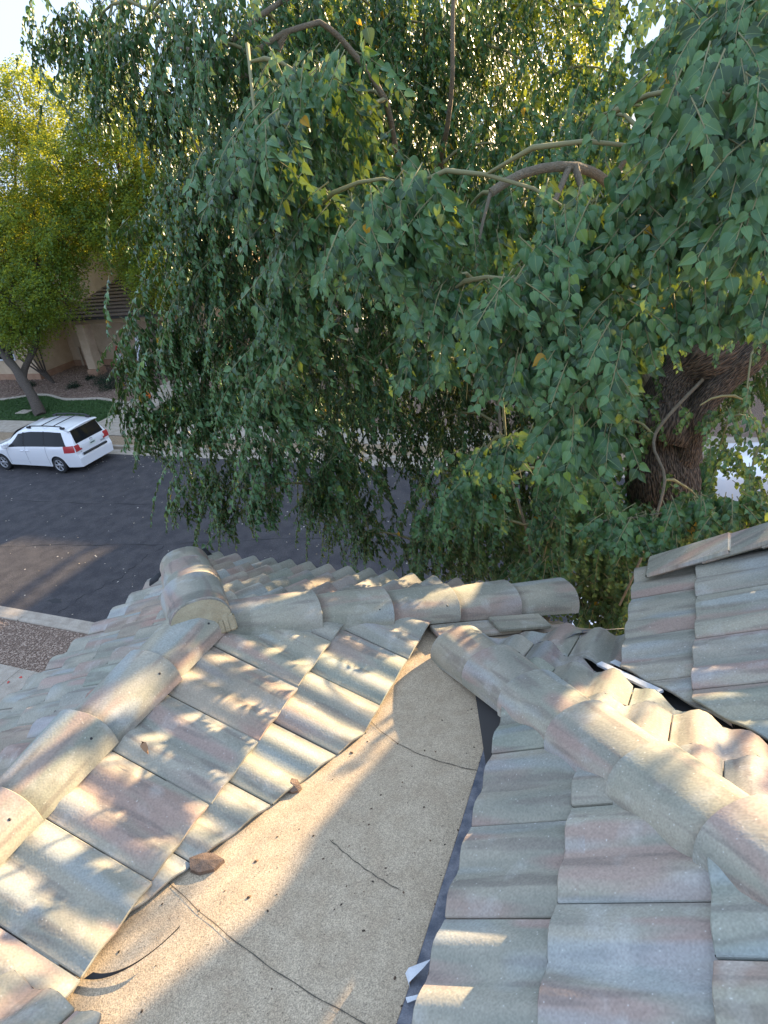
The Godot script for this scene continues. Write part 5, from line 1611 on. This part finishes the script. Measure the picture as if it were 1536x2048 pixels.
	for list in [CROWN_NEAR, CROWN_DEEP]:
		for i in range(0, list.size(), 5):
			var c := Vector3(list[i], list[i + 1], list[i + 2])
			var r: float = list[i + 3]
			var best := -1
			var bd := 1e9
			for n in nodes.size():
				var dd: float = (nodes[n][0] - c).length() + (0.5 if nodes[n][0].y < c.y - 0.1 else 0.0)
				if dd < bd: bd = dd; best = n
			var from: Vector3 = nodes[best][0]
			if bd > 0.12:
				var mid := from.lerp(c, 0.5) + Vector3.UP * minf(0.25, bd * 0.14) + Vector3(rng.randf_range(-1, 1), 0, rng.randf_range(-1, 1)) * bd * 0.06
				var q1 := from.lerp(mid, 0.5) + Vector3.UP * bd * 0.05
				var q2 := mid.lerp(c, 0.5) + Vector3.UP * bd * 0.04
				twigs.tube([from - at, q1 - at, mid - at, q2 - at, c - at], [minf(0.014, nodes[best][1] * 0.7), 0.011, 0.0085, 0.007, 0.005], 5, false)
				nodes.append([mid, 0.008])
			nodes.append([c, 0.008])
			var size := 0.051 if list == CROWN_DEEP else 0.057 if c.z > -3.3 else 0.050
			for k in int(list[i + 4] * (4.2 if list == CROWN_NEAR else 3.6)):
				var o := Vector3(rng.randfn(), rng.randfn() * 0.8 + 0.25, rng.randfn()) * r * 0.5
				var away := Vector3(c.x - hub.x, 0.0, c.z - hub.z).normalized()
				var d := away * rng.randf_range(0.0, 0.7) + Vector3(rng.randfn(), -0.9, rng.randfn()) * 0.5
				strand(c + o - at, d, clampf(r * rng.randf_range(0.9, 1.8), 0.18, 0.5), size * rng.randf_range(0.85, 1.12), hub - at, leaves, twigs)
	outer = leaves.size()
	# the dense inside and back of the crown
	for e in [[-1.2, 8.6, -6.0, 1.0], [-2.2, 8.2, -5.4, 0.9], [-2.6, 9.4, -5.6, 0.9], [-1.0, 7.4, -6.7, 0.9], [-1.9, 6.9, -6.0, 0.75], [-2.9, 8.0, -5.8, 0.85], [-3.3, 9.1, -5.4, 0.7], [-3.5, 7.7, -5.1, 0.6], [-2.9, 7.2, -4.9, 0.55], [-2.8, 8.9, -5.0, 0.75], [-0.4, 5.7, -5.3, 0.55], [-2.0, 8.4, -7.4, 1.0], [-0.8, 8.7, -7.7, 0.9], [1.4, 9.4, -7.4, 1.0], [-2.4, 9.5, -6.8, 0.8], [-2.4, 7.3, -6.4, 0.8], [-1.6, 6.6, -6.7, 0.7]]:
		var c := Vector3(e[0], e[1], e[2])
		for k in int(135 * e[3] * e[3]):
			var o := Vector3(rng.randfn(), rng.randfn(), rng.randfn()) * float(e[3]) * 0.55
			strand(c + o - at, Vector3(rng.randfn(), -0.6, rng.randfn()), rng.randf_range(0.4, 0.8), 0.056, hub - at, leaves, twigs)
	part("twigs", twigs.mesh(), M.twig, tree).set_meta("kind", "stuff")
	# the largest leaves in view are leaves of their own, the rest one mass
	var view := Basis.from_euler(Vector3(deg_to_rad(-26.49), deg_to_rad(27.44), deg_to_rad(-8.76)))
	var ranked := []
	for i in leaves.size():
		var l: Transform3D = leaves[i]
		var q := view.inverse() * (l.origin + at - EYE)
		var big := 0.0
		if q.z < -0.3 and absf(q.x / q.z) < 0.53 and absf(q.y / q.z) < 0.7:
			big = l.basis.get_scale().x * l.basis.get_scale().x / (q.z * q.z) * (0.15 + absf((view.inverse() * l.basis.y.normalized()).z))
		ranked.append([big, i])
	ranked.sort_custom(func(a, b): return a[0] > b[0])
	var rib := base_mat(lin(0.17, 0.25, 0.09), 0.6)
	var kinds := []
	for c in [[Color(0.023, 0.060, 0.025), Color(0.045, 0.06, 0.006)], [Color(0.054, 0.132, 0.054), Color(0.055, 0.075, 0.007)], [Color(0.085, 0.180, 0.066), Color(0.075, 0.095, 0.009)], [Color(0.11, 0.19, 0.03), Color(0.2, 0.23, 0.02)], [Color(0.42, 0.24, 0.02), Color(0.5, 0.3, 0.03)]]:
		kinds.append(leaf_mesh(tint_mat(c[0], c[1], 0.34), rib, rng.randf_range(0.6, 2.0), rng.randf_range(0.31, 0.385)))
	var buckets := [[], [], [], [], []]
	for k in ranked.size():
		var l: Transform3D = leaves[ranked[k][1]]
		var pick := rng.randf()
		var b := 0 if pick < (0.22 if ranked[k][1] < outer else 0.8) else 1 if pick < (0.64 if ranked[k][1] < outer else 0.94) else 2 if pick < 0.988 else 3 if pick < 0.999 else 4  # inner leaves mostly take the darkest kind: crown shade put into their colour
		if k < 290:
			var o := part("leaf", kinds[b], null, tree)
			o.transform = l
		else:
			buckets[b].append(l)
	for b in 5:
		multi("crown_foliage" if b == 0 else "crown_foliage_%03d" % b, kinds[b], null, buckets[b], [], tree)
	print("leaves ", leaves.size())

func far_tree(called: String, label: String, base: Vector3, limbs: Array, crowns: Array, per: float, size: float, tones: Array) -> void:
	var tree := thing(called, base, 0, label, "tree", "trees across the street")
	for l in limbs:
		bough(tree, "trunk" if l == limbs[0] else "limb", l[0].map(func(q): return q - base), l[1], l[2], M.bark, 12, 0.6)
	var buckets := []
	for t in tones: buckets.append([])
	var twigs := MB.new()
	for c in crowns:
		var ctr := Vector3(c[0], c[1], c[2]) - base
		var r: float = c[3]
		var clumps := int(per * r * r * 11.0)
		for k in clumps:
			var d := Vector3(rng.randfn(), rng.randfn(), rng.randfn()).normalized()
			var q := ctr + d * r * (0.45 + 0.6 * pow(rng.randf(), 0.55)) * Vector3(1, 0.95, 1)
			var lean_out := (d + Vector3(0, -0.35, 0)).normalized()
			if k % 9 == 0: twigs.tube([ctr.lerp(q, 0.35) + Vector3(0, -0.4, 0), ctr.lerp(q, 0.7) + Vector3(0, 0.05, 0), q], [0.02, 0.014, 0.006], 4, false)
			var tone := rng.randi() % tones.size()
			var run := rng.randf_range(0.35, 0.75)
			for n in 30:
				var f := n / 30.0
				var p := q + lean_out * run * f + Vector3.DOWN * 0.35 * f * f + Vector3(rng.randfn(), rng.randfn(), rng.randfn()) * 0.11
				var b := Basis.from_euler(Vector3(rng.randf_range(0.0, 1.1), rng.randf() * TAU, rng.randf_range(-0.5, 0.5))).scaled(Vector3.ONE * size * rng.randf_range(0.7, 1.3))
				buckets[tone if rng.randf() < 0.8 else rng.randi() % tones.size()].append(Transform3D(b, p))
	part("twigs", twigs.mesh(), M.bark, tree).set_meta("kind", "stuff")
	for i in tones.size():
		var o := multi("crown" if i == 0 else "crown_%03d" % i, leaf_simple(), tones[i], buckets[i], [], tree)

func build_far_trees() -> void:
	var tones := [tint_mat(Color(0.050, 0.112, 0.026), Color(0.58, 0.60, 0.06), 0.5), tint_mat(Color(0.070, 0.14, 0.030), Color(0.72, 0.72, 0.07), 0.5), tint_mat(Color(0.036, 0.082, 0.024), Color(0.46, 0.49, 0.05), 0.5)]
	far_tree("street_tree", "leaning street tree with yellow green crown growing beside the white minivan", Vector3(-29.6, 0.13, -23.3),
		[[[Vector3(-29.6, 0.1, -23.3), Vector3(-30.5, 1.0, -23.8), Vector3(-31.6, 1.75, -24.5), Vector3(-33.0, 2.35, -25.2), Vector3(-34.3, 3.4, -26.0), Vector3(-34.8, 6.0, -27.5)], 0.27, 0.12], [[Vector3(-31.4, 1.55, -24.4), Vector3(-32.2, 1.9, -25.4), Vector3(-31.9, 3.0, -26.4), Vector3(-31.6, 5.2, -27.3), Vector3(-32.0, 9.0, -29.0)], 0.19, 0.06], [[Vector3(-33.0, 2.4, -25.2), Vector3(-33.2, 4.0, -26.4), Vector3(-33.4, 9.0, -29.0), Vector3(-32.8, 13.0, -30.5)], 0.14, 0.05]],
		[[-33.8, 11.0, -30.0, 2.6], [-31.4, 8.2, -28.6, 1.7], [-30.5, 5.2, -27.1, 1.25], [-32.6, 5.0, -26.8, 1.5], [-32.2, 13.6, -30.6, 1.8], [-35.2, 7.0, -28.0, 2.0], [-29.8, 10.5, -29.5, 1.6], [-31.0, 6.6, -27.6, 1.3], [-29.6, 7.6, -28.4, 1.3], [-33.5, 8.0, -28.6, 1.8], [-32.4, 3.7, -26.3, 1.0], [-34.6, 4.4, -26.6, 1.2]], 11.0, 0.13, tones)
	far_tree("street_tree", "dense yellow green tree standing before the hipped porch roof", Vector3(-26.7, 0.1, -29.0),
		[[[Vector3(-26.7, 0, -29.0), Vector3(-26.8, 2.5, -29.2), Vector3(-27.2, 5.5, -29.8), Vector3(-27.2, 9.5, -30.4), Vector3(-27.4, 12.5, -30.8)], 0.24, 0.05], [[Vector3(-26.9, 4.0, -29.5), Vector3(-25.8, 6.0, -29.5)], 0.1, 0.03]],
		[[-27.3, 10.2, -30.4, 2.2], [-26.9, 7.2, -29.8, 1.9], [-25.6, 5.3, -29.4, 1.5], [-27.7, 12.9, -30.9, 1.7], [-25.2, 8.6, -30.0, 1.7], [-24.4, 10.8, -30.4, 1.8], [-24.2, 6.4, -29.6, 1.6], [-28.6, 8.4, -29.8, 1.5], [-22.8, 8.8, -30.2, 1.7]], 13.0, 0.13, tones)
	far_tree("street_tree", "tall yellow green tree in front of the half hidden tan house", Vector3(-16.0, 0.1, -28.5),
		[[[Vector3(-16.0, 0, -28.5), Vector3(-15.8, 3.5, -29.0), Vector3(-15.4, 7.0, -30.0), Vector3(-15.0, 11.5, -31.0)], 0.28, 0.06], [[Vector3(-15.8, 4.0, -29.0), Vector3(-17.6, 8.5, -29.8)], 0.14, 0.04]],
		[[-15.0, 11.8, -31.2, 3.0], [-15.2, 7.6, -30.2, 2.5], [-18.2, 9.0, -30.0, 2.4], [-19.5, 12.0, -31.0, 2.0], [-12.5, 9.0, -30.6, 2.2], [-14.5, 14.6, -32.0, 2.4], [-17.6, 13.4, -32.0, 2.2], [-11.8, 12.4, -31.6, 2.2]], 6.5, 0.15, tones)
	far_tree("street_tree", "bright sunlit yellow tree at the top behind the drooping branches", Vector3(-7.2, 0.1, -30.0),
		[[[Vector3(-7.2, 0, -30.0), Vector3(-7.2, 4.0, -30.4), Vector3(-7.0, 8.0, -31.0), Vector3(-7.2, 12.0, -31.6)], 0.28, 0.06]],
		[[-7.4, 12.0, -31.8, 2.6], [-6.2, 8.8, -31.0, 2.0], [-9.6, 9.4, -31.2, 2.2], [-8.6, 14.2, -32.2, 1.8], [-6.6, 14.6, -32.2, 2.0], [-9.8, 12.0, -31.8, 1.8]], 6.5, 0.15, tones)
	far_tree("street_tree", "added dense tree out of view at the right, shading the lower crown of the weeping tree", Vector3(8.8, 0.1, -30.5),
		[[[Vector3(8.8, 0, -30.5), Vector3(8.9, 4.0, -30.8), Vector3(8.8, 10.0, -31.4)], 0.26, 0.06]],
		[[8.8, 11.2, -31.6, 2.4], [7.4, 8.6, -31.0, 2.2], [10.6, 9.0, -31.2, 2.2], [12.6, 10.8, -31.8, 2.4], [9.4, 6.4, -31.0, 2.0]], 6.5, 0.15, tones)  # unseen tree added to keep low sun off the lower weeping crown
	far_tree("street_tree", "small yard tree in front of the rose stucco house", Vector3(-3.4, 0.1, -26.5),
		[[[Vector3(-3.4, 0, -26.5), Vector3(-3.5, 2.0, -26.5), Vector3(-3.3, 4.5, -26.5)], 0.16, 0.05]],
		[[-3.4, 5.0, -26.5, 1.8], [-4.6, 4.2, -26.6, 1.4]], 7.0, 0.13, tones)

# ---------------------------------------------------------------- scene
func _ready() -> void:
	rng.seed = 20240611
	var cam := Camera3D.new()
	cam.name = "camera"
	cam.position = EYE
	cam.rotation_degrees = Vector3(-26.49, 27.44, -8.76)
	cam.fov = 70.47
	cam.near = 0.05
	cam.far = 2000.0
	add_child(cam)
	cam.current = true
	var sky := ProceduralSkyMaterial.new()
	sky.sky_top_color = Color(0.68, 0.765, 0.89)
	sky.sky_horizon_color = Color(0.68, 0.76, 0.88)
	sky.sky_curve = 0.16
	sky.ground_bottom_color = Color(0.30, 0.28, 0.26)
	sky.ground_horizon_color = Color(0.62, 0.63, 0.64)
	sky.sky_energy_multiplier = 0.72
	sky.sun_angle_max = 40.0
	sky.sun_curve = 0.12
	var env := Environment.new()
	env.background_mode = Environment.BG_SKY
	env.sky = Sky.new()
	env.sky.sky_material = sky
	env.tonemap_mode = Environment.TONE_MAPPER_LINEAR
	env.tonemap_exposure = 4.7
	env.sdfgi_enabled = true
	env.ssao_enabled = true
	env.ssil_enabled = true
	var we := WorldEnvironment.new()
	we.name = "world_environment"
	we.environment = env
	add_child(we)
	var sun := DirectionalLight3D.new()
	sun.name = "sun"
	sun.light_color = Color(1.0, 0.875, 0.69)
	sun.light_energy = 1.4
	sun.light_angular_distance = 0.5
	sun.shadow_enabled = true
	add_child(sun)
	sun.look_at_from_position(Vector3.ZERO, -SUNWARD, Vector3.UP)
	make_materials()
	build_street()
	build_far_yard()
	build_houses()
	build_house()
	build_van()
	build_pickup()
	build_far_trees()
	build_weeping_tree()
